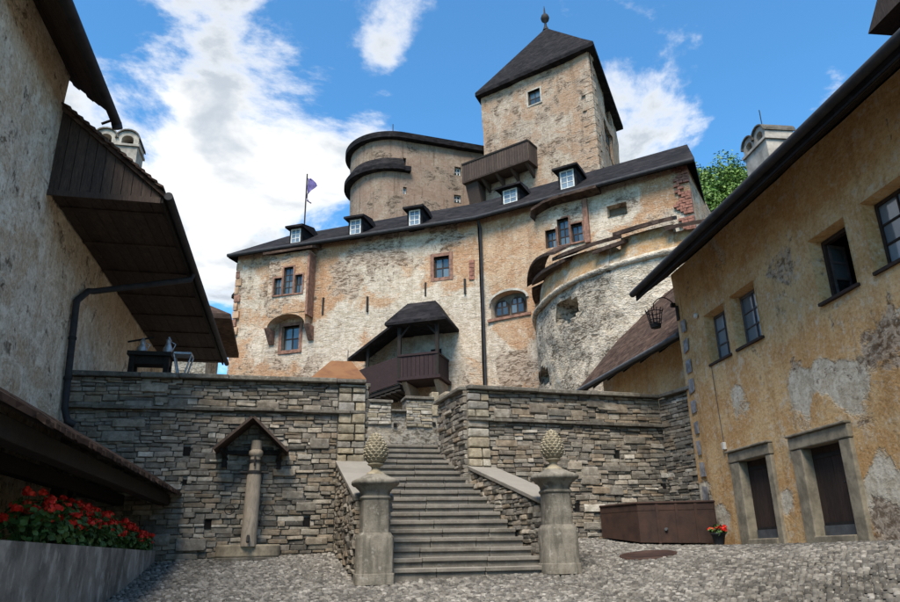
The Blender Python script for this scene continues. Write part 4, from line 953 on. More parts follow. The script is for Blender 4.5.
# ------------------------------------------------------------------ old water pump
pz = lambda x, y: FW_L.px(x, y, .55)
sc0, zc0 = pz(247, 549); pc = FW_L.w(sc0, g(*FW_L.w(sc0, 0, .55)[:2]) - .04, .55)
pump = thing('water_pump', pc, 'old pale wooden water pump with iron bands under a little gabled roof', 'pump')
bs = FW_L.px(211, 549, .6)[0]; be = FW_L.px(282, 549, .6)[0]; rb_ = (be - bs) / 2 * .95
def half(r, z0, z1, f, cs, n=20):
    pts = [f.w(cs + r * math.cos(math.pi * k / n), z0, .02 + r * .75 * math.sin(math.pi * k / n)) for k in range(n + 1)]; return pts, Vector((0, 0, z1 - z0))
q_, d_ = half(rb_ * 1.02, pc.z - .05, pc.z + .09, FW_L, (bs + be) / 2); MB().prism(q_, d_).obj('basin_foot', 'coping', pump, bevel=.02)
q_, d_ = half(rb_, pc.z + .09, pc.z + .34, FW_L, (bs + be) / 2); MB().prism(q_, d_).obj('basin', 'door_stone', pump, bevel=.03)
ctop = FW_L.w(pz(256, 452)[0], pz(256, 440)[1], .40); cb = FW_L.w(pz(249, 530)[0], pc.z + .30, .45)
ax = ctop - cb; mid = cb.lerp(ctop, .69)
MB().tube([cb, mid], [.165, .15], 18).obj('column', 'wood_pale', pump)
MB().tube([mid, mid.lerp(ctop, .55), mid.lerp(ctop, .62)], [.12, .11, .115], 18).obj('upper_column', 'wood_pale', pump)
MB().tube([mid.lerp(ctop, .5), mid.lerp(ctop, .56), mid.lerp(ctop, .66), mid.lerp(ctop, .72)], [.12, .15, .15, .11], 18).obj('collar', 'wood_pale', pump)
MB().tube([mid.lerp(ctop, .72), ctop], [.115, .12], 18).obj('cap', 'wood_pale', pump)
for tt in (.0, .35): a_ = mid.lerp(ctop, tt); MB().tube([a_ - ax.normalized() * .03, a_ + ax.normalized() * .03], .165 if tt == 0 else .13, 18).obj('iron_band', 'iron', pump)
MB().tube([mid - FW_L.u * .3 + FW_L.n * .05, mid + FW_L.u * .3 + FW_L.n * .05], .022, 8).obj('cross_bar', 'iron', pump)
MB().tube([mid + FW_L.n * .14 + Vector((0, 0, .34)), mid + FW_L.n * .17 + Vector((0, 0, .22)), mid + FW_L.n * .15 + Vector((0, 0, .12))], .02, 8).obj('latch', 'iron', pump)
sp_ = cb + FW_L.n * .12 + Vector((0, 0, .18)); MB().tube([sp_, sp_ + FW_L.n * .14 + Vector((0, 0, .02)), sp_ + FW_L.n * .2 + Vector((0, 0, -.1))], .03, 10).obj('spout', 'iron', pump)
for x in (230, 268): s_, z_ = FW_L.px(x, 510, .05); MB().tube([FW_L.w(s_ + .10 * math.cos(a), z_ + .10 * math.sin(a), .16) for a in np.linspace(0, 6.28, 17)], .010, 6).obj('ring', 'iron', pump)
apx = FW_L.px(253, 418, .75); el, er = FW_L.px(214, 450, .75), FW_L.px(287, 452, .75); lrz = min(el[1], er[1])
for (a, b) in ((el, apx), (apx, er)):
    nb = 4; a_ = Vector(a); b_ = Vector(b)
    rp = None
    for k in range(nb):
        o0, o1 = .02 + .78 * k / nb, .02 + .78 * (k + 1) / nb - .008
        nrm = Vector((-(b_.y - a_.y), b_.x - a_.x)).normalized() * .055
        q = MB().hexa([FW_L.w(a_.x, a_.y, o1), FW_L.w(b_.x, b_.y, o1), FW_L.w(b_.x, b_.y, o0), FW_L.w(a_.x, a_.y, o0), FW_L.w(a_.x + nrm.x, a_.y + nrm.y, o1), FW_L.w(b_.x + nrm.x, b_.y + nrm.y, o1), FW_L.w(b_.x + nrm.x, b_.y + nrm.y, o0), FW_L.w(a_.x + nrm.x, a_.y + nrm.y, o0)])
        if rp is None: rp = q.obj('canopy', 'wood_gable', pump)
        else: q.obj('board', 'wood_gable', rp)
    c = (a_ + b_) / 2
    so = a_ if a is el else b_; sgn = 1 if a is el else -1
    MB().tube([FW_L.w(so.x + sgn * .12, so.y + .05, .55), FW_L.w(so.x + sgn * .22, so.y - .12, .05)], .035, 6).obj('bracket', 'wood_dark', pump)
    MB().fbox(FW_L, so.x + sgn * .17 - .05, so.x + sgn * .17 + .05, so.y - .28, so.y + .14, .05, .16).obj('bracket_post', 'wood_dark', pump)
MB().fbox(FW_L, el[0] + .12, er[0] - .12, lrz + .02, lrz + .10, .08, .18).obj('tie_beam', 'wood_dark', pump)

# ------------------------------------------------------------------ rusty tub, flower pot, drain cover
pA = FW_R.px(604, 538, .7); pl = [FW_R.w(FW_R.px(603, 540, .6)[0], 0, .25), FW_R.w(FW_R.px(612, 540, .95)[0], 0, 1.0)]
tubp = [atZ(603, 542, 2.22), atZ(640, 545, 2.16), atZ(706, 543, 2.16), ]
a_, b_ = FW_R.w(FW_R.px(603, 538, .25)[0], 0, .22), FW_R.w(FW_R.px(642, 542, 1.5)[0], 0, 1.45)
c_ = FH.w(1.02, 0, .18); d_ = FW_S.w(.35, 0, .22)
zt2 = FW_R.px(640, 504, 1.2)[1]
tub = thing('steel_tub', Vector(((a_.x + c_.x) / 2, (a_.y + c_.y) / 2, 2.1)), 'long dark brown rusty steel tub against the retaining wall corner', 'tub')
ring = [a_, b_, c_, d_]
zg_ = lambda p: g(p.x, p.y) + .02
for p, q in zip(ring, ring[1:] + ring[:1]):
    d = (q - p).normalized(); nn = Vector((-d.y, d.x, 0)) * .02
    MB().hexa([Vector((p.x, p.y, zg_(p))), Vector((q.x, q.y, zg_(q))), Vector((q.x, q.y, zg_(q))) + nn, Vector((p.x, p.y, zg_(p))) + nn, Vector((p.x, p.y, zt2)), Vector((q.x, q.y, zt2)), Vector((q.x, q.y, zt2)) + nn, Vector((p.x, p.y, zt2)) + nn]).obj('side_plate', 'corten', tub)
    MB().tube([Vector((p.x, p.y, zt2)), Vector((q.x, q.y, zt2))], .028, 8).obj('rim', 'corten', tub)
MB().prism([Vector((p.x, p.y, zt2 - .18)) for p in ring], (0, 0, .02)).obj('cover', 'corten', tub)
for k in (.25, .5, .75):
    pq_ = b_.lerp(c_, k); nn_ = Vector(((c_ - b_).y, -(c_ - b_).x, 0)).normalized(); nn_ = nn_ if nn_.dot(-pq_) > 0 else -nn_; dd_ = (c_ - b_).normalized() * .03
    MB().hexa([Vector((*(pq_ - dd_)[:2], 2.12)), Vector((*(pq_ + dd_)[:2], 2.12)), Vector((*(pq_ + dd_ + nn_ * .022)[:2], 2.12)), Vector((*(pq_ - dd_ + nn_ * .022)[:2], 2.12)), Vector((*(pq_ - dd_)[:2], zt2 - .03)), Vector((*(pq_ + dd_)[:2], zt2 - .03)), Vector((*(pq_ + dd_ + nn_ * .022)[:2], zt2 - .03)), Vector((*(pq_ - dd_ + nn_ * .022)[:2], zt2 - .03))]).obj('seam_strip', 'corten', tub)
pm = b_.lerp(c_, .35); MB().tube([Vector((pm.x, pm.y, 2.42)), Vector((pm.x, pm.y, 2.42)) + (FW_R.n * .5 + FH.n * .5) * .08], .035, 8).obj('drain_stub', 'zinc', tub)
sP, _ = FH.px(719, 540, .35); pp_ = FH.w(sP, 0, .35); pp_.z = g(pp_.x, pp_.y) - .01
pot = thing('flower_pot', pp_, 'dark round flower pot standing at the foot of the ochre wall', 'pot')
MB().lathe(pp_, [(.10, 0), (.145, .20), (.16, .205), (.16, .235), (.145, .24), (.135, .20)], 20).obj('body', 'pot', pot); MB().lathe(pp_ + Vector((0, 0, .19)), [(.13, 0), (.12, .012)], 16).obj('soil', 'earth', pot)
geranium(pp_ + Vector((0, 0, .20)), (.19, .19, .13), 10, 120, 'orange red geranium planted in the dark round pot', None, .85)
best_ = min((abs(atY(648, 554, y_).z - g(atY(648, 554, y_).x, y_)), y_) for y_ in np.arange(11, 17.5, .05))
pd = atY(648, 554, float(best_[1])); pd = Vector((pd.x, pd.y, g(pd.x, pd.y) - .02))
gn_ = Vector((-(g(pd.x + .3, pd.y) - g(pd.x - .3, pd.y)) / .6, -(g(pd.x, pd.y + .3) - g(pd.x, pd.y - .3)) / .6, 1)).normalized()
dr = tag(MB().lathe((0, 0, 0), [(.55, -.03), (.55, .022), (.49, .024), (.49, .018), (.02, .02)], 32).obj('drain_cover', 'corten'), 'round rusty drain cover set flat in the cobblestones', 'cover')
dr.matrix_basis = Matrix.Translation(pd) @ Vector((0, 0, 1)).rotation_difference(gn_).to_matrix().to_4x4()
# ------------------------------------------------------------------ terraces
def prism_obj(name, pts, z0, z1, mat, **kw): return MB().prism([Vector((p[0], p[1], z0)) for p in pts], (0, 0, z1 - z0)).obj(name, mat, **kw)
prism_obj('terrace', [FG.w(.75, 0, .05)[:2], FW_L.w(LW - .6, 0, -.7)[:2], FL_s.w(4.6, 0, -.55)[:2], (-3.2, 23.6), (-3.2, 45), (-16, 45), FG.w(20, 0, .05)[:2]], 1.2, 4.95, 'ground', kind='structure')
prism_obj('terrace', [FR_s.w(.7, 0, -.55)[:2], FW_R.w(RW - .6, 0, -.72)[:2], FW_S.w(.5, 0, -.6)[:2], (14, 18.5), (16, 45), (-3.19, 45), (-3.19, 23.7), FR_s.w(FLn, 0, -.55)[:2]], 1.21, 4.94, 'ground', kind='structure')

# ------------------------------------------------------------------ palace
ED = atY(475, 216, 34.3); ZEV = ED.z; EL = atZ(234, 253, ZEV); ER = atZ(684, 160, ZEV)
def face(a, b, inset):
    u = (b - a); u.z = 0; n_ = Vector((u.y, -u.x, 0)).normalized(); n_ = n_ if n_.dot(-a) > 0 else -n_
    return Fr(a - n_ * inset, u, n_), u.length
INS = .5
FA, LA = face(EL, ED, INS); FB, LB = face(ED, ER, INS)
pa = lambda x, y, o=0.0: (lambda q: FA.w(q[0], q[1], o))(FA.px(x, y, o)); pbb = lambda x, y, o=0.0: (lambda q: FB.w(q[0], q[1], o))(FB.px(x, y, o))
PB = [blob(pa(400, 300), .5, 3.5, -.10, -.10), blob(pa(445, 330), 1, 4, -.16, -.12), blob(pa(345, 330), .5, 2.5, -.14, -.1), blob(pa(330, 350), .5, 3, -.16, -.05), blob(pa(270, 345), .5, 2.2, -.12, 0), blob(pa(250, 290), .5, 2.5, -.06, 0),
      blob(pa(300, 262), 1, 3, .10, .02), blob(pa(360, 262), .5, 2.5, -.02, .08), blob(pa(330, 300), .5, 2, .10, .04), blob(pa(440, 235), .5, 2, .04, .12), blob(pa(440, 285), .5, 1.8, .14, 0), blob(pa(380, 245), .5, 3, -.08, .08), blob(pa(390, 285), .5, 2.0, .06, .02),
      blob(pbb(510, 245), 1, 3.5, .18, -.12), blob(pbb(525, 270), 1, 2.5, .16, -.1), blob(pbb(510, 330), .3, 1.6, .22, -.1), blob(pbb(500, 355), .3, 1.5, -.2, 0), blob(pbb(515, 372), .3, 1.5, 0, .3), blob(pbb(620, 190), .5, 3, -.1, .02), blob(pbb(600, 205), .5, 2, -.15, 0), blob(pbb(676, 190), .2, .9, .3, .0)]
plaster('plaster_palace', (.55, .475, .385), (.37, .215, .12), (.28, .20, .145), (.44, .30, .19), o=(4, 2, 6), sc=.42, t_mid=(.44, .53), t_dark=(.50, .59), streak=.34, stone_sc=2.8, stonevis=.38, relief=.055, flat=3.0, blobs=PB)
simple('palace_quoin', (.36, .235, .15), .95, .4, 2.5)
palace = thing('palace', FA.w(LA / 2, 5, -4), 'long patchy cream and ochre castle palace with dark slate roof and dormers', 'castle')
def rp(f, x0, y0, x1, y1, o=0.0):
    a, b = f.px(x0, (y0 + y1) / 2, o), f.px(x1, (y0 + y1) / 2, o); c = f.px((x0 + x1) / 2, y1, o)[1]; d = f.px((x0 + x1) / 2, y0, o)[1]
    return (a[0], b[0], c, d)
wA = rp(FA, 434, 256.5, 449.3, 277.4); wLow = rp(FA, 282, 326, 299, 350)
hA = [wA, wLow]
tri = [rp(FB, 546, 230, 556.5, 248.5), rp(FB, 558, 218.5, 569.5, 245), rp(FB, 571, 223.5, 583, 242)]
niche = rp(FB, 607, 204, 627, 215)
arc = rp(FB, 491, 291, 527, 316)
hB = tri + [niche, arc]
mb = wall_grid(MB(), FA, 0, LA, 3.5, ZEV + .1, hA, rev=.35, cell=.7, amp=.07)
wall_grid(mb, FB, 0.0, LB, 3.5, ZEV + .1, hB, rev=.45, cell=.7, amp=.07)
bdir = -(FA.n + FB.n).normalized()
mb.fbox(FA, 0, .4, 3.5, ZEV, -9, -.1); mb.fbox(FB, LB - .4, LB, 3.5, ZEV, -9, -.1); mb.fbox(FA, .4, LA, 3.5, ZEV, -9.2, -9)
mb.obj('wall', 'plaster_palace', palace)
for f, hs in ((FA, hA), (FB, hB)):
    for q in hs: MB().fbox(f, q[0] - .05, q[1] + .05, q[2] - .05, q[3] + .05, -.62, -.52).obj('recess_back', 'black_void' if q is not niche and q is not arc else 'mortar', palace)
# roof
RD = atY(478, 203, ED.y + 5.4); RLp = atZ(288, 236, RD.z); backn = -FB.n; RR = ER + backn * 5.0; RR.z = RD.z + .1; RR = RR - FB.u * .5

up_ = Vector((0, 0, .28)); BLk = RLp - FA.n * 6; BLk.z = ZEV; BDk = RD + (RD - ED) * 1; BDk.z = ZEV; BRk = RR + backn * 5; BRk.z = ZEV
ELx = EL - FA.u * .35; ERx = ER + FB.u * .45
mb = MB()
top = [ELx, ED, ERx, RR, RD, RLp, BLk, BDk, BRk]
lo = [p - up_ for p in top]
fs = [(0, 1, 4, 5), (1, 2, 3, 4), (0, 5, 6), (5, 4, 7, 6), (4, 3, 8, 7), (2, 8, 3)]
mb.add(top, fs); mb.add(lo, [f[::-1] for f in fs])
for a, b in ((0, 1), (1, 2)): mb.add([top[a], top[b], lo[b], lo[a]], [(0, 1, 2, 3)])
mb.add([top[0], top[6], lo[6], lo[0]], [(0, 1, 2, 3)]); mb.add([top[2], top[8], lo[8], lo[2]], [(0, 1, 2, 3)])
proof = mb.obj('roof', 'slate', palace)
MB().tube([ELx + FA.n * .1 + Vector((0, 0, -.16)), ED + (FA.n + FB.n) * .05 + Vector((0, 0, -.16)), ERx + FB.n * .1 + Vector((0, 0, -.16))], .11, 10).obj('gutter', 'gutter', proof)
def plane_hit(x, y, p0, nrm):
    d = ray(x, y); return EYE + d * ((p0 - EYE).dot(nrm) / d.dot(nrm))
nA = (ED - EL).cross(RLp - EL).normalized(); nB = (ER - ED).cross(RR - ED).normalized()
for (x0, x1, y0, y1, f, nr, p0) in ((291, 300.3, 229, 242.7, FA, nA, EL), (350, 360.7, 219.6, 234, FA, nA, EL), (409, 420, 210, 225, FA, nA, EL), (503, 517, 189, 202.5, FB, nB, ED), (560, 574, 170, 188, FB, nB, ED)):
    pb_ = plane_hit((x0 + x1) / 2, y1, p0, nr); s_ = (pb_ - f.o).dot(f.u); o_ = (pb_ - f.o).dot(f.n)
    a = f.px(x0, (y0 + y1) / 2, o_)[0]; b = f.px(x1, (y0 + y1) / 2, o_)[0]; zt_d = f.px((x0 + x1) / 2, y0, o_)[1]; zb_d = pb_.z - .03
    dm = MB().fbox(f, a - .12, b + .12, zb_d - .15, zt_d + .06, o_ - 2.6, o_ - .05).obj('dormer', 'slate', proof)
    hw = (b - a) * .42
    MB().hexa([f.w(a - hw, zt_d + .02, o_ + .30), f.w(b + hw, zt_d + .02, o_ + .30), f.w(b + hw * .6, zt_d + .02, o_ - 2.7), f.w(a - hw * .6, zt_d + .02, o_ - 2.7), f.w(a - hw, zt_d + .14, o_ + .30), f.w(b + hw, zt_d + .14, o_ + .30), f.w(b, zt_d + .75, o_ - 1.6), f.w(a, zt_d + .75, o_ - 1.6)]).obj('dormer_hood', 'slate', dm)
    window(f, a, b, zb_d, zt_d, o_ + .0, dm, 2, 3, .04, .07, 'frame_white', 'glass_sky_tint', .05, 'dormer_window')
# windows
def surround(f, q, w_, mat, parent, o=.05, name='surround', dep=.25):
    mb = MB(); s0, s1, z0, z1 = q
    mb.fbox(f, s0 - w_, s0, z0 - w_, z1 + w_, -dep, o).fbox(f, s1, s1 + w_, z0 - w_, z1 + w_, -dep, o).fbox(f, s0, s1, z1, z1 + w_, -dep, o - .003).fbox(f, s0, s1, z0 - w_, z0, -dep, o - .003)
    return mb.obj(name, mat, parent, bevel=.015)
wn = window(FA, *wA, -.18, palace, 2, 2, .07, .08, 'frame_dark'); surround(FA, wA, .20, 'red_stone', wn)
wn = window(FA, *wLow, -.22, palace, 2, 2, .07, .08, 'frame_dark'); surround(FA, wLow, .20, 'red_stone', wn)
for i, q in enumerate(tri):
    wn = window(FB, *q, -.15, palace, 2, 3 if i == 1 else 2, .05, .06, 'frame_dark'); surround(FB, q, .09, 'red_stone', wn, .07)
q = rp(FB, 546, 218, 583, 250)
pil = FB.px(587, 225); MB().fbox(FB, pil[0] - .13, pil[0] + .13, FB.px(587, 244)[1], FB.px(587, 199)[1], -.05, .18).obj('pilaster', 'red_stone', palace, bevel=.02)
# curved hood over the triple window
h0, h1, h2 = FB.px(532, 219, .5), FB.px(545, 205, .5), FB.px(598, 195, .5)
pts = [(h0[0], h0[1]), (h0[0] + .08, h0[1] + .35), (h1[0], h1[1]), (h1[0] + .5, h1[1] + .08), (h2[0], h1[1] + .10)]
mb = MB()
for (a, b) in zip(pts, pts[1:]): mb.hexa([FB.w(a[0], a[1], .75), FB.w(b[0], b[1], .75), FB.w(b[0], b[1], -.1), FB.w(a[0], a[1], -.1), FB.w(a[0], a[1] + .14, .75), FB.w(b[0], b[1] + .14, .75), FB.w(b[0], b[1] + .4, -.1), FB.w(a[0], a[1] + .4, -.1)])
mb.obj('window_hood', 'shingle_brown', palace)
# arched twin window in its recess
aw = []
for (x0, y0, x1, y1) in ((495.6, 300, 508.4, 316), (510.5, 296, 524, 313.4)): aw.append(rp(FB, x0, y0, x1, y1, -.3))
for q in aw:
    m_ = (q[0] + q[1]) / 2; r = (q[1] - q[0]) / 2; zsp = q[3] - r; N = 12
    out = [FB.w(m_ + r * math.cos(math.pi * k / N), zsp + r * math.sin(math.pi * k / N), -.34) for k in range(N + 1)] + [FB.w(q[0], q[2], -.34), FB.w(q[1], q[2], -.34)]
    wn = MB().prism(out, FB.n * -.06).obj('arched_window', 'frame_dark', palace)
    for sx in (-1, 1):
        for lo_, hi_ in ((q[2] + .08, zsp - .06), (zsp, q[3] - .12)):
            a, b = (m_ - r * .84, m_ - .05) if sx < 0 else (m_ + .05, m_ + r * .84)
            if hi_ > zsp: a, b = (m_ - r * .62, m_ - .05) if sx < 0 else (m_ + .05, m_ + r * .62)
            if hi_ - lo_ > .05: MB().fbox(FB, a, b, lo_, hi_, -.345, -.335).obj('pane', 'glass', wn)
m_ = (arc[0] + arc[1]) / 2; r = (arc[1] - arc[0]) / 2
mb = MB(); N = 14; zsp = arc[3] - .5    # fill the recess corners with an arch
ar = [(m_ + r * math.cos(math.pi * k / N), zsp + .5 * math.sin(math.pi * k / N)) for k in range(N + 1)]
for (a, b) in zip(ar, ar[1:]): mb.hexa([FB.w(a[0], a[1], .03), FB.w(b[0], b[1], .03), FB.w(b[0], b[1], -.5), FB.w(a[0], a[1], -.5), FB.w(a[0], arc[3] + .05, .03), FB.w(b[0], arc[3] + .05, .03), FB.w(b[0], arc[3] + .05, -.5), FB.w(a[0], arc[3] + .05, -.5)])
mb.obj('recess_arch', 'plaster_palace', palace)
ar2 = [(m_ + r * 1.12 * math.cos(math.pi * k / N), zsp + .62 * math.sin(math.pi * k / N)) for k in range(N + 1)]
for (a, b, c, d) in zip(ar, ar[1:], ar2[1:], ar2):
    MB().hexa([FB.w(*a, -.02), FB.w(*b, -.02), FB.w(*c, -.02), FB.w(*d, -.02), FB.w(*a, .07), FB.w(*b, .07), FB.w(*c, .07), FB.w(*d, .07)]).obj('arch_stone', 'lime', palace)
MB().fbox(FB, arc[0] - .2, arc[1] + .2, arc[2] - .15, arc[2] - .01, -.4, .1).obj('recess_sill', 'red_stone', palace)
# oriel bay
OB = .75
ol, orr = FA.px(268, 285, OB)[0], FA.px(308, 285, OB)[0]; zo0, zo1 = FA.px(287, 313, OB)[1], FA.px(287, 258, OB)[1]
lts = [rp(FA, 274.2, 278.5, 281.6, 295, OB), rp(FA, 283.8, 267.5, 293, 293.8, OB), rp(FA, 295, 275, 302.2, 292.8, OB)]
FO = Fr(FA.w(0, 0, OB), FA.u, FA.n)
mb = wall_grid(MB(), FO, ol, orr, zo0, zo1 + .3, lts, rev=.25, cell=.5, amp=.03)
mb.fbox(FA, ol, ol + .25, zo0, zo1 + .3, -.1, OB - .02).fbox(FA, orr - .25, orr, zo0, zo1 + .3, -.1, OB - .02)
orl = mb.obj('oriel', 'plaster_palace', palace)
MB().fbox(FA, ol + .25, orr - .25, zo0 + .1, zo1, .1, .3).obj('oriel_inside', 'black_void', orl)
for i, q in enumerate(lts):
    window(FO, *q, -.10, orl, 2, 4 if i == 1 else 2, .04, .05, 'frame_dark', name='oriel_window'); surround(FO, q, .10, 'red_stone', orl, .05, 'oriel_surround', .2)
MB().fbox(FA, orr - .10, orr + .03, zo0 - .2, zo1 + .2, -.05, OB + .03).obj('oriel_quoin', 'red_stone', orl)
MB().hexa([FA.w(ol - .3, zo1 + .28, OB + .3), FA.w(orr + .3, zo1 + .28, OB + .3), FA.w(orr + .3, zo1 + .7, -.1), FA.w(ol - .3, zo1 + .7, -.1), FA.w(ol - .3, zo1 + .42, OB + .3), FA.w(orr + .3, zo1 + .42, OB + .3), FA.w(orr + .3, zo1 + .95, -.1), FA.w(ol - .3, zo1 + .95, -.1)]).obj('oriel_roof', 'shingle_brown', orl)
N = 12; m_ = (ol + orr) / 2; r = (orr - ol) / 2 * .92; mb = MB(); rise = .75    # arched corbel below
ar = [(m_ + r * math.cos(math.pi * k / N), zo0 - rise + rise * math.sin(math.pi * k / N) * .95) for k in range(N + 1)]
for (a, b) in zip(ar, ar[1:]): mb.hexa([FA.w(a[0], a[1], OB - .03), FA.w(b[0], b[1], OB - .03), FA.w(b[0], b[1], -.1), FA.w(a[0], a[1], -.1), FA.w(a[0], zo0 + .02, OB - .03), FA.w(b[0], zo0 + .02, OB - .03), FA.w(b[0], zo0 + .02, -.1), FA.w(a[0], zo0 + .02, -.1)])
mb.obj('oriel_arch', 'plaster_palace', orl)
for x in (m_ - r - .06, m_ + r + .06):
    MB().hexa([FA.w(x - .16, zo0 - 1.5, .12), FA.w(x + .16, zo0 - 1.5, .12), FA.w(x + .16, zo0 - 1.5, -.1), FA.w(x - .16, zo0 - 1.5, -.1), FA.w(x - .16, zo0 - .70, OB - .05), FA.w(x + .16, zo0 - .70, OB - .05), FA.w(x + .16, zo0 - .70, -.1), FA.w(x - .16, zo0 - .70, -.1)]).obj('oriel_corbel', 'red_stone', orl, bevel=.03)
# rain pipe
zl = FB.px(478, 385)[1]; dp = MB().tube([FB.w(.12, ZEV - .2, .42), FB.w(.12, ZEV - .6, .16), FB.w(.12, zl - .6, .16)], .075, 10).obj('rain_pipe', 'gutter', palace)
# brick quoins on the right end and beside the pipe
zz0 = 13.0; k = 0
while zz0 < ZEV - .1:
    x = LB + .03
    while x > LB - random.uniform(.25, .75):
        if random.random() < .85: MB().fbox(FB, x - .28, x - .015, zz0 + .012, zz0 + .135, -.2, .05 + random.uniform(0, .05)).obj('brick', 'brick', palace)
        x -= .29 if k % 2 or x < LB else .16
    zz0 += .145; k += 1
for y in range(262, 280, 4): a = FA.px(472, y); MB().fbox(FA, a[0] - .15, a[0] + .12, a[1] - .1, a[1] + .1, -.1, .06).obj('quoin', 'brick', palace)
for k in range(26): zz0 = 5.5 + k * .5; MB().fbox(FA, -.06, .35 if k % 2 else .2, zz0 + .02, zz0 + .48, -.4, .06).obj('quoin', 'red_stone' if k % 3 == 0 else 'palace_quoin', palace, bevel=.03)
for (x, y0, y1) in ((426, 283, 297), (465, 279, 294), (324, 298, 315), (368, 297, 312)): a, b = FA.px(x, y0), FA.px(x, y1); MB().fbox(FA, a[0] - .05, a[0] + .05, b[1], a[1], -.05, .11).obj('anchor_iron', 'iron', palace)
# side bay at the far left corner
zb0, zb1 = FA.px(230, 372)[1], FA.px(230, 292)[1]; MB().fbox(FA, -.45, .02, zb0 - 2, zb1, -2.4, -.9).obj('side_bay', 'brick', palace); MB().hexa([FA.w(-.75, zb1 - .1, -.7), FA.w(.0, zb1 + .5, -.7), FA.w(.0, zb1 + .5, -2.6), FA.w(-.75, zb1 - .1, -2.6), FA.w(-.75, zb1 + .1, -.7), FA.w(.0, zb1 + .8, -.7), FA.w(.0, zb1 + .8, -2.6), FA.w(-.75, zb1 + .1, -2.6)]).obj('side_bay_roof', 'slate', palace)

# flag
pf_ = atY(304, 232, RLp.y - .3); ft = atY(306, 174, RLp.y - .3)
flag = thing('flagpole', pf_, 'thin flagpole with a drooping dark blue flag above the palace roof', 'flag')
MB().tube([pf_ - Vector((0, 0, .6)), Vector((pf_.x, pf_.y, ft.z))], .05, 8).obj('pole', 'iron', flag)
H_ = ft.z - pf_.z; mb = MB(); N = 8
vs = []
for i in range(N + 1):
    for j in range(4):
        zz_ = pf_.z + H_ * (.93 - .42 * i / N); vs.append(Vector((pf_.x + .05 + (.10 + .12 * math.sin(i * .8)) * j + .05 * i / N, pf_.y + .12 * math.sin(i * 1.3 + j * 2), zz_ - .04 * j)))
mb.add(vs, [(i * 4 + j, i * 4 + j + 1, (i + 1) * 4 + j + 1, (i + 1) * 4 + j) for i in range(N) for j in range(3)], True)
fo = mb.obj('cloth', 'flag_cloth', flag); sm_ = fo.modifiers.new('solid', 'SOLIDIFY'); sm_.thickness = .02

# ------------------------------------------------------------------ square tower
tc_ = atY(593, 41, 46); tl_ = atZ(475, 93, tc_.z); tr_ = atZ(623, 126, tc_.z); ZTT = tc_.z
FT, LT = face(tl_, tc_, .6)
u2 = (tr_ - tc_); u2.z = 0; n2_ = Vector((u2.y, -u2.x, 0)).normalized(); n2_ = n2_ if n2_.x > 0 else -n2_; FT2 = Fr(tc_ - n2_ * .6, u2, n2_); LT2 = u2.length
# wall corner: intersection of the two inset planes
M2 = Matrix(((FT.n.x, FT.n.y), (FT2.n.x, FT2.n.y))); cc = M2.inverted() @ Vector((FT.n.dot(FT.o), FT2.n.dot(FT2.o))); cc = Vector((cc.x, cc.y, 0))
s_c = (cc - FT.o).dot(FT.u); s_c2 = (cc - FT2.o).dot(FT2.u)
plaster('plaster_tower', (.45, .375, .30), (.33, .215, .14), (.23, .16, .115), (.38, .28, .20), o=(9, 1, 2), sc=.45, t_mid=(.44, .52), t_dark=(.50, .58), streak=.5, stone_sc=2.2, stonevis=.5, relief=.06, flat=3.5)
simple('tower_quoin', (.36, .30, .225), .95, .35, 2.5)
tower = thing('square_tower', FT.w(LT / 2, 14, -5), 'tall square castle tower with steep dark pyramid roof and wooden gallery', 'tower')
tw = rp(FT, 528, 90, 540.4, 104); t2 = [rp(FT2, 604.5, 100, 609.5, 117), rp(FT2, 605.5, 131, 611.5, 153)]
tleft = FT.px(483, 140)[0]
mb = wall_grid(MB(), FT, tleft, s_c, 12, ZTT + .1, [tw], rev=.4, cell=.9, amp=.08)
wall_grid(mb, FT2, s_c2, LT2 - .6, 12, ZTT + .1, t2, rev=.4, cell=.9, amp=.08)
mb.fbox(FT, tleft, tleft + .4, 12, ZTT, -11, -.1); mb.fbox(FT2, LT2 - 1.0, LT2 - .6, 12, ZTT, -9.5, -.1)
k_ = 0
mb.fbox(FT, s_c - .5, s_c - .02, 12, ZTT, -.6, -.10)
mb.obj('wall', 'plaster_tower', tower)
zq = 14.0
while zq < ZTT - .2:
    MB().fbox(FT, s_c - (.9 if k_ % 2 else .55), s_c + .05, zq + .01, zq + .69, -(.55 if k_ % 2 else .9), .06).obj('quoin', 'plaster_tower', tower, bevel=.04); zq += .7; k_ += 1
wn = window(FT, *tw, -.2, tower, 2, 2, .06, .08, 'frame_dark'); surround(FT, tw, .14, 'lime', wn)
for q in t2: wn = window(FT2, *q, -.2, tower, 2, 3, .06, .08, 'frame_dark')
tb_ = tl_ + (tr_ - tc_); Mc = (tl_ + tr_) / 2; za = atY(546, 28, Mc.y).z; ap_ = Vector((Mc.x, Mc.y, za))
px_ap = ap_ - EYE; 
mb = MB(); tp = [tl_, tc_, tr_, tb_]; lo_ = [p - Vector((0, 0, .35)) for p in tp]
mid_ = [Mc.lerp(p, .80) + Vector((0, 0, (za - ZTT) * .195)) for p in tp]
mb.add(tp + mid_ + lo_ + [ap_], [(0, 1, 5, 4), (1, 2, 6, 5), (2, 3, 7, 6), (3, 0, 4, 7), (4, 5, 12), (5, 6, 12), (6, 7, 12), (7, 4, 12), (0, 8, 9, 1), (1, 9, 10, 2), (2, 10, 11, 3), (3, 11, 8, 0), (8, 11, 10, 9)])
tro = mb.obj('roof', 'slate', tower)
fin_ = MB().lathe(ap_ - Vector((0, 0, .3)), [(.32, 0), (.14, .5), (.10, .9), (.34, 1.15), (.42, 1.45), (.32, 1.75), (.10, 1.95), (.05, 2.6), (.02, 2.9)], 14).obj('finial', 'iron', tro)
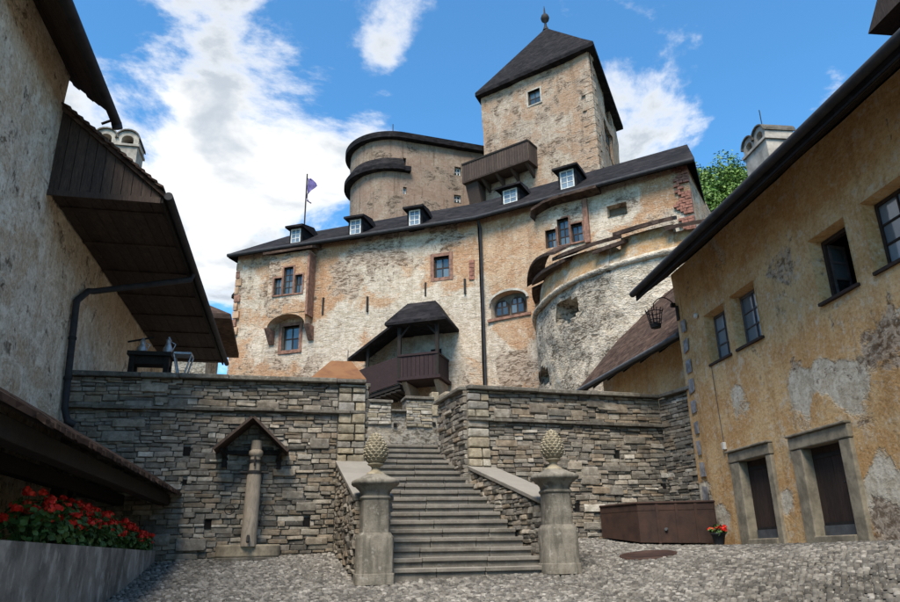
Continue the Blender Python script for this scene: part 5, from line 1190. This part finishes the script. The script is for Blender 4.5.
# wooden gallery wrapping the corner
OG = 1.5
g0, g1 = FT.px(462, 172, OG), FT.px(528, 150, OG); zg0, zg1 = FT.px(495, 172, OG)[1], FT.px(495, 153, OG)[1]
gal = MB().fbox(FT, g0[0], g1[0], zg0, zg0 + .14, -.02, OG).obj('gallery_floor', 'wood_gable', tower)
nb = 26
for k in range(nb): a = g0[0] + (g1[0] - g0[0]) * k / nb; b = g0[0] + (g1[0] - g0[0]) * (k + 1) / nb - .03; MB().fbox(FT, a, b, zg0 + .02, zg1, OG - .06 + random.uniform(-.01, .01), OG + .0).obj('gallery_board', 'wood_gable', gal)
MB().fbox(FT, g0[0], g1[0], zg1 + .002, zg1 + .14, OG - .14, OG + .06).obj('gallery_rail', 'wood_dark', gal)
for k in range(4): a = .02 + (OG - .1) * k / 4; MB().fbox(FT, g1[0] - .05, g1[0] + .01, zg0 + .02, zg1, a, a + (OG - .1) / 4 - .03).obj('gallery_board', 'wood_gable', gal); MB().fbox(FT, g0[0] - .01, g0[0] + .05, zg0 + .02, zg1, a - (.0), a + (OG - .1) / 4 - .03).obj('gallery_board', 'wood_gable', gal)
MB().fbox(FT, g1[0] - .1, g1[0] + .06, zg1 + .004, zg1 + .142, 0, OG - .15).obj('gallery_rail', 'wood_dark', gal)
for k in range(5):
    a = g0[0] + .3 + (g1[0] - g0[0] - .8) * k / 4
    MB().hexa([FT.w(a, zg0 - .8, -.02), FT.w(a + .22, zg0 - .8, -.02), FT.w(a + .22, zg0 - .8, -.15), FT.w(a, zg0 - .8, -.15), FT.w(a, zg0 - .003, OG - .2), FT.w(a + .22, zg0 - .003, OG - .2), FT.w(a + .22, zg0 - .003, -.15), FT.w(a, zg0 - .003, -.15)]).obj('gallery_bracket', 'wood_gable', gal)
b0, b1 = FT.px(470, 186, .1), FT.px(485, 199, .1)
MB().hexa([FT.w(tleft - .9, zg0 - 3.6, .3), FT.w(tleft + .05, zg0 - 3.6, .3), FT.w(tleft + .05, zg0 - 3.6, -1.0), FT.w(tleft - .9, zg0 - 3.6, -1.0), FT.w(g0[0] + .1, zg0 - .02, OG - .3), FT.w(tleft + .05, zg0 - .02, OG - .3), FT.w(tleft + .05, zg0 - .02, -1.0), FT.w(g0[0] + .1, zg0 - .02, -1.0)]).obj('gallery_shaft', 'wood_gable', gal)

# ------------------------------------------------------------------ round keep
KY = 54.0; ktan = atY(410, 138, KY); ZK = ktan.z; kt = Vector((.946, .324, 0)).normalized(); kn = Vector((.324, -.946, 0)).normalized(); RK = 4.25
FK = Fr(ktan - kn * .45, kt, kn); Kc = ktan - kn * RK - kt * .5; Kc.z = 0; rk = RK - .45
plaster('plaster_keep', (.29, .23, .18), (.22, .15, .11), (.16, .12, .09), (.255, .19, .145), o=(2, 6, 5), sc=.4, t_mid=(.42, .50), t_dark=(.53, .60), streak=.65, stone_sc=2.0, stonevis=.3)
keep = thing('round_keep', Vector((Kc.x, Kc.y, 14)), 'brown plastered rounded keep with dark projecting roof rim and skirt', 'tower')
angK = math.atan2(kn.y, kn.x)
arcp = lambda r, z: [Vector((Kc.x + r * math.cos(angK - a), Kc.y + r * math.sin(angK - a), z)) for a in np.linspace(0, math.pi, 41)]
ks = [rp(FK, 454.4, 167.4, 460.8, 175.6), rp(FK, 454, 195, 461, 202.4), rp(FK, 401, 187, 406.5, 194), rp(FK, 400.5, 158, 406, 165)]
mb = wall_grid(MB(), FK, -.5, 12, 12, ZK, ks, rev=.35, cell=1.0, amp=.06)
N = 40; lvl = np.linspace(12, ZK, 22); vs = []
for z in lvl:
    for p in arcp(rk, z): d = fbm(p, .35) * .12; q = Vector((p.x - Kc.x, p.y - Kc.y, 0)).normalized() * d; vs.append(p + q)
mb.add(vs, [(j * 41 + i, j * 41 + i + 1, (j + 1) * 41 + i + 1, (j + 1) * 41 + i) for j in range(len(lvl) - 1) for i in range(40)], True)
pbk = Kc - kn * rk; mb.prism([Vector((pbk.x, pbk.y, 12)), Vector((pbk.x, pbk.y, ZK)), Vector((pbk.x, pbk.y, ZK)) + kt * 12, Vector((pbk.x, pbk.y, 12)) + kt * 12], kn * .3)
mb.obj('wall', 'plaster_keep', keep)
for q in ks: wn = window(FK, *q, -.2, keep, 2, 2, .09, .09, 'frame_white' if q is not ks[3] else 'frame_dark'); MB().fbox(FK, q[0], q[1], q[2], q[3], -.5, -.4).obj('recess', 'black_void', wn)
poly = arcp(RK + .1, ZK - .1); a_ = FK.w(12, ZK - .1, .5); b_ = Vector((poly[-1].x, poly[-1].y, ZK - .1)) + kt * 12.5
ring_ = poly + [b_, a_]
MB().prism(ring_, (0, 0, .55)).obj('roof_rim', 'slate', keep)
apk = Vector((Kc.x, Kc.y, ZK + 2.2)); apk2 = apk + kt * 12
mb = MB(); base_ = [p + Vector((0, 0, .55)) for p in poly]; mb.add(base_ + [apk], [(i, i + 1, 41) for i in range(40)])
mb.add([base_[0], a_ + Vector((0, 0, .55)), apk2, apk, b_ + Vector((0, 0, .55)), base_[-1]], [(0, 1, 2, 3), (3, 2, 4, 5)]); mb.obj('roof', 'slate', keep)
zs_ = FK.px(378, 166, .0)[1] + .2
mb = MB(); r_in, r_o = arcp(rk - .05, zs_ + 1.0), arcp(RK + .12, zs_); r_l = arcp(RK + .12, zs_ - .45); r_b = arcp(rk - .05, zs_ - .45)
for i in range(40): mb.add([r_in[i], r_in[i + 1], r_o[i + 1], r_o[i], r_l[i], r_l[i + 1], r_b[i], r_b[i + 1]], [(0, 1, 2, 3), (3, 2, 5, 4), (4, 5, 7, 6)])
mb.add([r_in[0], r_o[0], r_l[0], r_b[0]], [(0, 1, 2, 3)]); mb.obj('skirt_roof', 'slate', keep)
sk = FK.px(410, 175)[0]; MB().fbox(FK, -.55, sk, zs_ - .45, zs_, -.1, .45).obj('skirt_end', 'slate', keep)
MB().tube([apk, apk + Vector((0, 0, 1.8))], .04, 6).obj('rod', 'iron', keep)

# ------------------------------------------------------------------ round bastion
BC, BR, BZ = Vector((12.0, 30.9, 0)), 8.0, 12.25
def cyl(x, y, R=BR):
    d = ray(x, y); px_, py_ = EYE.x - BC.x, EYE.y - BC.y; a = d.x ** 2 + d.y ** 2; b = 2 * (px_ * d.x + py_ * d.y); c = px_ ** 2 + py_ ** 2 - R * R; q = b * b - 4 * a * c
    t = (-b - math.sqrt(max(q, 0))) / (2 * a); p = EYE + d * t; return math.atan2(p.y - BC.y, p.x - BC.x) % (2 * math.pi), p.z
cp = lambda a, z, r=BR: Vector((BC.x + r * math.cos(a), BC.y + r * math.sin(a), z))
bq = lambda x, y: cp(*cyl(x, y))
plaster('plaster_bastion', (.62, .55, .445), (.43, .36, .27), (.28, .235, .18), (.51, .44, .34), o=(7, 7, 3), sc=.6, t_mid=(.46, .60), t_dark=(.44, .56), streak=.15, stone_sc=4.2, stonevis=.55, relief=.09, flat=2.2,
        blobs=[blob(bq(560, 350), .5, 2.5, 0, .03), blob(bq(640, 280), .5, 2, -.1, -.16), blob(bq(600, 300), .5, 2.0, 0, .08), blob(bq(660, 320), .5, 2, -.1, -.15)])
plaster('plaster_parapet', (.48, .43, .355), (.36, .20, .085), (.26, .19, .125), (.42, .275, .14), o=(5, 5, 5), sc=.9, t_mid=(.38, .52), t_dark=(.58, .7), streak=.25, stone_sc=3, stonevis=.2)
bas = thing('round_bastion', BC + Vector((0, 0, 4)), 'whitewashed rubble drum bastion with a stone roll moulding and stepped parapet', 'tower')
nic = [bq(555, 322), bq(568, 300)]
aN = [cyl(*p) for p in ((556, 318), (556, 305), (563, 299), (577, 297), (579, 310), (570, 322), (558, 324))]
aD = [cyl(*p) for p in ((540, 384), (539.5, 374), (543, 366), (548, 368), (549.5, 384))]
def inside(pt, poly):
    c = False; j = len(poly) - 1
    for i in range(len(poly)):
        if (poly[i][1] > pt[1]) != (poly[j][1] > pt[1]) and pt[0] < (poly[j][0] - poly[i][0]) * (pt[1] - poly[i][1]) / (poly[j][1] - poly[i][1]) + poly[i][0]: c = not c
        j = i
    return c
NA, NZ = 260, 56; aa = np.linspace(math.pi * .75, math.pi * 1.85, NA); zz_ = np.linspace(3.5, BZ, NZ); vs = []; fs = []
for z in zz_:
    for a in aa:
        p = cp(a, z); d = fbm(p, .5) * .12 + fbm(p, 2.6, 2) * .05; vs.append(cp(a, z, BR + d))
for j in range(NZ - 1):
    for i in range(NA - 1):
        c = ((aa[i] + aa[i + 1]) / 2, (zz_[j] + zz_[j + 1]) / 2)
        if inside(c, aN) or inside(c, aD): continue
        fs.append((j * NA + i, j * NA + i + 1, (j + 1) * NA + i + 1, (j + 1) * NA + i))
MB().add(vs, fs, True).obj('wall', 'plaster_bastion', bas)
mb = MB()
for poly in (aN, aD):
    ca = sum(p[0] for p in poly) / len(poly); czz = sum(p[1] for p in poly) / len(poly); n_ = len(poly)
    big = [(ca + (a - ca) * 1.25, czz + (z - czz) * 1.25) for a, z in poly]
    V_ = [cp(a, z, BR - .03) for a, z in big] + [cp(ca + (a - ca) * .55, czz + (z - czz) * .55, BR - 1.1) for a, z in poly]
    mb.add(V_, [(i, (i + 1) % n_, n_ + (i + 1) % n_, n_ + i) for i in range(n_)] + [tuple(range(n_, 2 * n_))])
mb.obj('niche', 'plaster_bastion', bas)
MB().tube([cp(a, BZ + .02 * math.sin(a * 9), BR + .08 + .03 * fbm(cp(a, BZ), .9)) for a in np.linspace(math.pi * .6, math.pi * 1.9, 90)], [.125 + .02 * fbm(cp(a, BZ), 1.7) for a in np.linspace(math.pi * .6, math.pi * 1.9, 90)], 10).obj('roll_moulding', 'plaster_bastion', bas)
segs = [((527, 300), (536, 290), 299), ((536, 284), (566, 262), 276), ((557, 260), (606, 243), 252), ((597, 254), (624, 244), 249), ((617, 236), (671, 221), 229), ((668, 231), (699, 224), 228)]
lasta = None
for k, (p0, p1, ym) in enumerate(segs):
    R_ = BR - .05; a0, a1 = cyl(*p0, R_)[0], cyl(*p1, R_)[0]; zA, zB = cyl(*p0, R_)[1], cyl(*p1, R_)[1]; z_ = (zA + zB) / 2; tz = lambda a: zA + (zB - zA) * min(1.0, max(0.0, (a - a0) / (a1 - a0)))
    if k == 0: zA = zB
    if k == len(segs) - 1: zA = zB = z_
    if k == 0: a0 -= .30; 
    if k == len(segs) - 1: a1 += .5
    g0_, g1_ = a0 + .012, a1 - .012
    nn = max(3, int((a1 - a0) / .05)); A = np.linspace(a0, a1, nn)
    mb = MB(); vs = [cp(a, BZ + (tz(a) - BZ) * j / 4, BR - .08 - .25 * j / 4 + fbm(cp(a, BZ + j * .4), 1.1) * .06) for j in range(5) for a in A]
    mb.add(vs, [(j * nn + i, j * nn + i + 1, (j + 1) * nn + i + 1, (j + 1) * nn + i) for j in range(4) for i in range(nn - 1)], True)
    vb = [cp(a, z, BR - .9) for a in A for z in (BZ, tz(a))]; mb.add(vb, [(2 * i, 2 * i + 2, 2 * i + 3, 2 * i + 1) for i in range(nn - 1)])
    for a in (A[0], A[-1]): mb.add([cp(a, BZ, BR - .08), cp(a, tz(a), BR - .33), cp(a, tz(a), BR - .9), cp(a, BZ, BR - .9)], [(0, 1, 2, 3)])
    pw = mb.obj('parapet', 'plaster_parapet', bas)
    A2 = np.linspace(a0 - .01, a1 + .01, nn); mb = MB()
    ri, ro = BR - 1.1, BR + .14; n_ = nn
    vs = [cp(a, tz(a) + .10, ro) for a in A2] + [cp(a, tz(a) + .66, ri) for a in A2] + [cp(a, tz(a) - .06, ro) for a in A2] + [cp(a, tz(a) + .5, ri) for a in A2]
    fs = []
    for i in range(nn - 1): fs += [(i, i + 1, n_ + i + 1, n_ + i), (2 * n_ + i, 2 * n_ + i + 1, 3 * n_ + i + 1, 3 * n_ + i), (i, i + 1, 2 * n_ + i + 1, 2 * n_ + i), (n_ + i, n_ + i + 1, 3 * n_ + i + 1, 3 * n_ + i)]
    fs += [(0, n_, 3 * n_, 2 * n_), (n_ - 1, 2 * n_ - 1, 4 * n_ - 1, 3 * n_ - 1)]
    mb.add(vs, fs).obj('parapet_roof', 'shingle_brown', pw)
# curved broken hood on the left shoulder
a0, z0 = cyl(529, 288, BR); a1, z1 = cyl(562, 264, BR)
mb = MB(); N = 8
for (r0, r1, dz0, dz1) in ((BR - .5, BR + .35, .55, .05),):
    vs = []
    for i in range(N + 1):
        t = i / N; a = a0 + (a1 - a0) * t; zb = z0 + (z1 - z0) * t + .55 * math.sin(math.pi * t * .8)
        vs += [cp(a, zb + dz1, r1), cp(a, zb + dz0, r0), cp(a, zb + dz0 + .12, r0), cp(a, zb + dz1 + .12, r1)]
    mb.add(vs, [(4 * i + q, 4 * i + (q + 1) % 4, 4 * i + 4 + (q + 1) % 4, 4 * i + 4 + q) for i in range(N) for q in range(4)] + [(0, 1, 2, 3), (4 * N, 4 * N + 1, 4 * N + 2, 4 * N + 3)])
mb.obj('shoulder_hood', 'shingle_brown', bas)

# ------------------------------------------------------------------ covered wooden stair on the palace front
OS = 1.9
FQ = Fr(FA.w(0, 0, OS), FA.u, FA.n)
q = lambda x, y: FQ.px(x, y)
sL, sR_ = q(399, 360)[0], q(437, 360)[0]; zfl = q(418, 379)[1]; zrl = q(418, 354)[1]; zev = q(418, 322)[1]; ztp = FA.px(420, 303, .8)[1]

cs = thing('covered_stair', FA.w((sL + sR_) / 2, zfl, 1), 'dark timber covered stair and balcony hung on the palace wall', 'balcony')
MB().fbox(FA, sL - .1, sR_ + .15, zfl, zfl + .16, .05, OS + .02).obj('floor', 'wood_plum', cs)
nb = 9
for k in range(nb): a = sL + (sR_ - sL) * k / nb; b = sL + (sR_ - sL) * (k + 1) / nb - .02; MB().fbox(FQ, a, b, zfl + .05, zrl - .06, -.06, .0).obj('railing_board', 'wood_plum', cs)
MB().fbox(FQ, sL - .08, sR_ + .08, zrl - .058, zrl + .05, -.1, .05).obj('rail', 'wood_plum', cs)
for k in range(5): a = .05 + (OS - .12) * k / 5; MB().fbox(FA, sR_ - .04, sR_ + .02, zfl + .05, zrl - .06, a, a + (OS - .12) / 5 - .02).obj('railing_board', 'wood_plum', cs)
MB().fbox(FA, sR_ - .06, sR_ + .06, zrl - .056, zrl + .048, .03, OS - .12).obj('rail', 'wood_plum', cs)
for s_ in (sL, sR_): MB().fbox(FQ, s_ - .08, s_ + .08, zfl + .1, zev + .05, -.14, .02).obj('post', 'wood_dark', cs)
for s_, d in ((sL, 1), (sR_, -1)): MB().tube([FQ.w(s_, zev - .75, -.06), FQ.w(s_ + d * .6, zev - .05, -.06)], .06, 6).obj('brace', 'wood_dark', cs)
for s_ in (sL + .15, sR_ - .15): MB().hexa([FA.w(s_ - .15, zfl - 1.35, .25), FA.w(s_ + .15, zfl - 1.35, .25), FA.w(s_ + .15, zfl - 1.35, -.05), FA.w(s_ - .15, zfl - 1.35, -.05), FA.w(s_ - .15, zfl - .002, OS - .25), FA.w(s_ + .15, zfl - .002, OS - .25), FA.w(s_ + .15, zfl - .002, -.05), FA.w(s_ - .15, zfl - .002, -.05)]).obj('corbel', 'wood_pale', cs, bevel=.05)
e0, e1_ = q(388, 326)[0], q(448, 322)[0]; t0, t1 = FA.px(408, 303, .8)[0], FA.px(436, 303, .8)[0]
rt = [FA.w(e0, zev, OS + .45), FA.w(e1_, zev, OS + .45), FA.w(e1_, zev, -.05), FA.w(e0, zev, -.05)]; m1 = [FA.w(e0 + .45, zev + .62, OS), FA.w(e1_ - .45, zev + .62, OS), FA.w(e1_ - .45, zev + .62, -.05), FA.w(e0 + .45, zev + .62, -.05)]; m2 = [FA.w(t0, ztp, .9), FA.w(t1, ztp, .9), FA.w(t1, ztp, -.05), FA.w(t0, ztp, -.05)]; lo_ = [p - Vector((0, 0, .14)) for p in rt]
MB().add(lo_ + rt + m1 + m2, [(0, 3, 2, 1)] + [(4 * r + i, 4 * r + (i + 1) % 4, 4 * r + 4 + (i + 1) % 4, 4 * r + 4 + i) for r in range(3) for i in range(4)] + [(12, 13, 14, 15)]).obj('roof', 'slate', cs)
# sloping flight
x0, z0 = q(366, 392); dz_ = zfl - z0; slp = (zfl - z0) / (sL - x0)
S0 = x0 - .4
def slopebox(s0, s1, zb0, h, o0, o1): f = lambda s: zb0 + (s - sL) * slp; return MB().hexa([FA.w(s0, f(s0), o1), FA.w(s1, f(s1), o1), FA.w(s1, f(s1), o0), FA.w(s0, f(s0), o0), FA.w(s0, f(s0) + h, o1), FA.w(s1, f(s1) + h, o1), FA.w(s1, f(s1) + h, o0), FA.w(s0, f(s0) + h, o0)])
slopebox(S0, sL, zfl - .1, zrl - zfl + .1, OS - .10, OS - .03).obj('flight_side', 'wood_plum', cs)
slopebox(S0, sL, zfl - .32, .2, .05, OS - .11).obj('flight_floor', 'wood_dark', cs)
for k in range(8): a = S0 + (sL - S0) * k / 8; zz_ = zfl + (a - sL) * slp; MB().fbox(FA, a, a + (sL - S0) / 8 + .05, zz_ - .42, zz_ - .34, .1, OS - .15).obj('tread', 'wood_dark', cs)
r0_ = q(350, 363); slr = (zev - .1 - r0_[1]) / (e0 + .5 - r0_[0]); frf = lambda s: r0_[1] + (s - r0_[0]) * slr
MB().hexa([FA.w(r0_[0], frf(r0_[0]), OS + .35), FA.w(e0 + .5, frf(e0 + .5), OS + .35), FA.w(e0 + .5, frf(e0 + .5) + .55, -.05), FA.w(r0_[0], frf(r0_[0]) + .55, -.05), FA.w(r0_[0], frf(r0_[0]) + .14, OS + .35), FA.w(e0 + .5, frf(e0 + .5) + .14, OS + .35), FA.w(e0 + .5, frf(e0 + .5) + .69, -.05), FA.w(r0_[0], frf(r0_[0]) + .69, -.05)]).obj('flight_roof', 'slate', cs)
sm = q(367, 365)[0]; MB().fbox(FQ, sm - .06, sm + .06, zfl + (sm - sL) * slp, frf(sm) + .2, -.15, -.03).obj('post', 'wood_dark', cs)
MB().fbox(FA, sL + .1, sR_ - .3, zfl + .15, zev - .1, .03, .06).obj('back_boards', 'lime', cs)
MB().fbox(FA, sL + 1.05, sR_ - .35, zfl + 1.2, zfl + 1.95, .061, .09).obj('opening_shade', 'black_void', cs)  # solid black panel, the shade of an open gap put into its colour

# ------------------------------------------------------------------ battlement behind the stairs
BY = 24.2; p0 = atY(356, 420, BY - .4); p1 = atY(446, 420, BY + .5); FM, LM = face(p0, p1, 0)
bw = thing('battlement_wall', FM.w(LM / 2, 4.7, -.2), 'low grey battlemented wall at the head of the stone stairs', 'wall')
plaster('old_wall', (.36, .34, .30), (.28, .24, .18), (.19, .175, .15), (.31, .27, .20), o=(6, 3, 8), sc=.9, t_mid=(.42, .56), t_dark=(.40, .56), streak=.4, stone_sc=4.5, stonevis=.5)
zlo = FM.px(398, 412)[1]
mb = wall_grid(MB(), FM, -.5, LM + .5, 4.3, zlo, [], cell=.4, amp=.03); mb.fbox(FM, -.5, LM + .5, 4.3, zlo - .003, -.6, -.06); mb.obj('wall', 'old_wall', bw)
for (a, b, yt) in ((356, 391, 400), (406, 432, 397)):
    s0, s1 = FM.px(a, 405)[0], FM.px(b, 405)[0]; zt_m = FM.px((a + b) / 2, yt)[1]
    ml = MB().fbox(FM, s0, s1, zlo - .05, zt_m - .1, -.58, .02).obj('merlon', 'old_wall', bw); MB().fbox(FM, s0 - .05, s1 + .05, zt_m - .098, zt_m, -.65, .14).obj('merlon_slab', 'coping', ml, bevel=.02)
    wl = Wall(ml, cap=60); wl.rubble(FM, s0, s1, lambda s: zlo - .45, lambda s: zt_m - .1, ch=(.09, .16), ln=(.2, .45), depth=(.04, .07), o=.01, mat='quoin'); wl.finish()
s0 = FM.px(391, 405)[0]; s1 = FM.px(406, 405)[0]; MB().fbox(FM, s0, s1, zlo + .002, zlo + .07, -.62, .12).obj('sill_slab', 'coping', bw, bevel=.02)
a = FM.px(435, 395); MB().fbox(FM, a[0] - .13, a[0] + .13, zlo - .1, a[1] + .1, -.3, .05).obj('end_block', 'quoin', bw, bevel=.03)
for x, y in ((395, 425), (434, 424)): a = FM.px(x, y); MB().fbox(FM, a[0] - .05, a[0] + .05, a[1] - .06, a[1] + .06, -.05, .045).obj('drain_hole_shade', 'black_void', bw)  # black blocks, shade of small holes put into their colour

# ------------------------------------------------------------------ little hut with a rusty roof
OH = -1.7
a, b = FW_L.px(311, 379, OH + 1.0), FW_L.px(366, 382, OH + 1.0); s0, s1 = a[0], b[0]; zh = FW_L.px(338, 378, OH + 1)[1]; zht = FW_L.px(341, 361, OH)[1]
hut = thing('hut', FW_L.w((s0 + s1) / 2, 4.95, OH), 'small hut with a rusty sheet metal hipped roof above the parapet', 'hut')
MB().fbox(FW_L, s0 + .2, s1 - .2, 4.95, zh, OH - .7, OH + .75).obj('wall', 'old_wall', hut)
m0, m1 = s0 + (s1 - s0) * .38, s0 + (s1 - s0) * .78
v_ = [FW_L.w(s0, zh, OH + 1), FW_L.w(s1, zh, OH + 1), FW_L.w(s1, zh, OH - 1), FW_L.w(s0, zh, OH - 1), FW_L.w(m0, zht, OH), FW_L.w(m1, zht, OH)]; v2 = [p - Vector((0, 0, .05)) for p in v_[:4]]
MB().add(v_ + v2, [(0, 1, 5, 4), (1, 2, 5), (2, 3, 4, 5), (3, 0, 4), (0, 6, 7, 1), (1, 7, 8, 2), (2, 8, 9, 3), (3, 9, 6, 0), (6, 9, 8, 7)]).obj('roof', 'rust_sheet', hut)
MB().tube([FW_L.w(m1 - .1, zht - .05, OH), FW_L.w(m1 - .1, zht + .30, OH)], .012, 6).obj('rod', 'zinc', hut)

# ------------------------------------------------------------------ table on the terrace
OT = -1.5
s0, s1 = FW_L.px(128, 352, OT)[0], FW_L.px(172, 356, OT)[0]; ztb = FW_L.px(150, 352, OT)[1]
tb = thing('terrace_table', FW_L.w((s0 + s1) / 2, 4.95, OT), 'dark heavy table standing on the terrace under the boarded eaves', 'table')
MB().fbox(FW_L, s0, s1, ztb - .10, ztb, OT - .5, OT + .1).obj('table_top', 'wood_dark', tb); MB().fbox(FW_L, s0 + .06, s1 - .06, ztb - .3, ztb - .102, OT - .4, OT).obj('apron', 'wood_dark', tb)
for s_ in (s0 + .05, s1 - .17):
    for o_ in (OT - .45, OT - .05): MB().fbox(FW_L, s_, s_ + .12, 4.95, ztb - .102, o_, o_ + .1).obj('leg', 'wood_dark', tb)
def jug(x, label, h):
    s_ = FW_L.px(x, 350, OT)[0]; p = FW_L.w(s_, ztb, OT - .1); t = thing('pewter_jug', p, label, 'jug'); MB().lathe(p, [(.10, 0), (.12, .1 * h), (.08, .2 * h), (.05, .28 * h), (.07, .34 * h)], 14).obj('body', 'steel', t)
    MB().tube([p + FW_L.u * .07 + Vector((0, 0, .30 * h)), p + FW_L.u * .17 + Vector((0, 0, .24 * h)), p + FW_L.u * .11 + Vector((0, 0, .08 * h))], .015, 6).obj('handle', 'steel', t); MB().lathe(p + Vector((0, 0, .34 * h)), [(.07, 0), (.04, .04), (.02, .07), (.03, .09)], 12).obj('lid', 'steel', t)
jug(167, 'dull pewter jug with lid at the far edge of the dark table', 1.0); jug(141, 'short pewter jug beside the iron rod on the dark table', .85)
s_ = FW_L.px(139, 340, OT)[0]; tag(MB().tube([FW_L.w(s_ - .32, ztb + .32, OT - .3), FW_L.w(s_ + .28, ztb + .46, OT - .3)], .025, 8).tube([FW_L.w(s_, ztb, OT - .3), FW_L.w(s_, ztb + .40, OT - .3)], .025, 8).obj('iron_rod', 'iron'), 'dark iron rod on a short stand lying across the table', 'rod')
s_ = FW_L.px(183, 362, -1.0)[0]; zc_ = FW_L.px(183, 354, -1.0)[1]; ch_ = thing('folding_stool', FW_L.w(s_, 4.95, -1.0), 'small grey metal folding stool beside the dark terrace table', 'stool')
MB().fbox(FW_L, s_ - .2, s_ + .2, zc_ - .05, zc_, -1.2, -.8).obj('seat', 'steel', ch_)
for o_ in (-1.18, -.84):
    for sg_ in (-1, 1): MB().tube([FW_L.w(s_ - sg_ * .2, 4.95, o_), FW_L.w(s_ + sg_ * .2, zc_ - .05, o_)], .022, 8).obj('leg', 'steel', ch_)

# ------------------------------------------------------------------ gate building behind the old house
GYd = 30.0; ga = atY(231, 314, GYd); zga = ga.z; gb = atZ(239, 354, zga); gc = atZ(205, 314, zga)
ug = gb - ga; ug.z = 0; Lg = min(ug.length, 9); ng = Vector((ug.y, -ug.x, 0)).normalized(); ng = ng if ng.x > 0 else -ng
FGt = Fr(ga, ug, ng); gate = thing('gate_building', FGt.w(2, 5, -2), 'narrow side building with dark hipped roof between old house and palace', 'building')
MB().fbox(FGt, 1.2, Lg - .2, 4.9, zga - .04, -6, -1.0).obj('wall', 'plaster_bastion', gate)
v_ = [FGt.w(0, zga, 0), FGt.w(Lg, zga, 0), FGt.w(Lg, zga, -6), FGt.w(0, zga, -6), FGt.w(2.6, zga + 1.9, -3), FGt.w(Lg - 2, zga + 1.9, -3)]; v2 = [p - Vector((0, 0, .22)) for p in v_[:4]]
gr_ = MB().add(v_ + v2, [(0, 1, 5, 4), (1, 2, 5), (2, 3, 4, 5), (3, 0, 4), (0, 6, 7, 1), (1, 7, 8, 2), (2, 8, 9, 3), (3, 9, 6, 0), (6, 9, 8, 7)]).obj('roof', 'shingle_brown', gate)
dmz = FGt.w(2.0, zga + 1.0, -2.4); MB().fbox(FGt, .9, 2.6, zga + .5, zga + 1.5, -3.3, -1.9).obj('roof_dormer', 'shingle_brown', gr_); MB().fbox(FGt, .6, 2.9, zga + 1.5, zga + 1.7, -3.6, -1.6).obj('dormer_cap', 'slate', gr_)

# ------------------------------------------------------------------ wooded hill and trees
def hz(x, y): return -3 + 36 * math.exp(-(((x - 27) / 15) ** 2 + ((y - 82) / 17) ** 2)) + 17 * math.exp(-(((x - 4) / 13) ** 2 + ((y - 56) / 12) ** 2)) + 2.5 * fbm((x, y, 0), .08)
HX = np.linspace(-45, 80, 70); HY = np.linspace(38, 140, 60)
vs = [(x, y, hz(x, y)) for y in HY for x in HX]; MB().add(vs, [(j * 70 + i, j * 70 + i + 1, (j + 1) * 70 + i + 1, (j + 1) * 70 + i) for j in range(59) for i in range(69)], True).obj('hill', 'hill', kind='structure')
def leafy(c, R, n, size, seed):
    rg = np.random.default_rng(seed)
    nc = 46; cd = rg.normal(0, 1, (nc, 3)); cd /= np.linalg.norm(cd, axis=1, keepdims=True); cd[:, 2] = np.abs(cd[:, 2]) * .95 - .25; cr = rg.uniform(.45, 1.0, nc)
    cen = np.array(c) + cd * cr[:, None] * np.array(R); rc = rg.uniform(.22, .40, nc) * R[0]
    k = rg.integers(0, nc, n); d = rg.normal(0, 1, (n, 3)); d /= np.linalg.norm(d, axis=1, keepdims=True); p = cen[k] + d * (rc[k] * rg.uniform(.5, 1.05, n))[:, None]
    nn = d + rg.normal(0, .6, (n, 3)) + np.array([0, 0, .5]); nn /= np.linalg.norm(nn, axis=1, keepdims=True); t = np.cross(nn, rg.normal(0, 1, (n, 3))); t /= np.linalg.norm(t, axis=1, keepdims=True); b = np.cross(nn, t)
    s = (size * rg.uniform(.6, 1.3, n))[:, None]
    V = np.stack([p - t * s, p + b * s * .6, p + t * s, p - b * s * .6], 1).reshape(-1, 3)
    return [tuple(v) for v in V], [(4 * i, 4 * i + 1, 4 * i + 2, 4 * i + 3) for i in range(n)], cen
def tree(px_, py_, Y, R, seed, label):
    top = atY(px_, py_, Y); c = Vector((top.x, top.y, top.z - R * .95)); b = Vector((c.x, c.y, hz(c.x, c.y) - .3)); b.z = min(b.z, c.z - R * .8)
    t = thing('tree', b, label, 'tree', 'trees on the hill')
    v, f, cen = leafy(tuple(c), (R, R, R * .95), 15000, .15, seed); mb = MB(); mb.v = v; mb.f = f; mb.sm = [False] * len(f)
    me = bpy.data.meshes.new('crown'); me.from_pydata(v, [], f); me.materials.append(MATS['tree_leaf']); link('crown', me, t)
    tk = MB(); mid = b.lerp(c, .75); tk.tube([b, b.lerp(c, .4) + Vector((.15, .1, 0)), mid, c], [.38, .3, .22, .1], 10)
    for i in range(0, len(cen), 4): tk.tube([mid.lerp(c, (i % 5) / 5), mid.lerp(Vector(cen[i]), .6) + Vector((0, 0, .2)), Vector(cen[i])], [.12, .07, .03], 5, False)
    tk.obj('trunk', 'bark', t)
for i, (x, y, Y, R, lb) in enumerate([(712, 160, 66, 4.3, 'bright green leafy tree rising highest above the palace roof end'), (740, 180, 63, 3.2, 'green leafy tree beside the pale twin arched chimney'), (692, 186, 60, 3.2, 'green leafy tree close against the red brick palace corner'), (722, 196, 58, 2.6, 'low green tree on the slope in front of the taller hill trees'), (770, 196, 68, 3.4, 'green tree mostly hidden behind the yellow house eaves')]): tree(x, y, Y, R, 40 + i, lb)
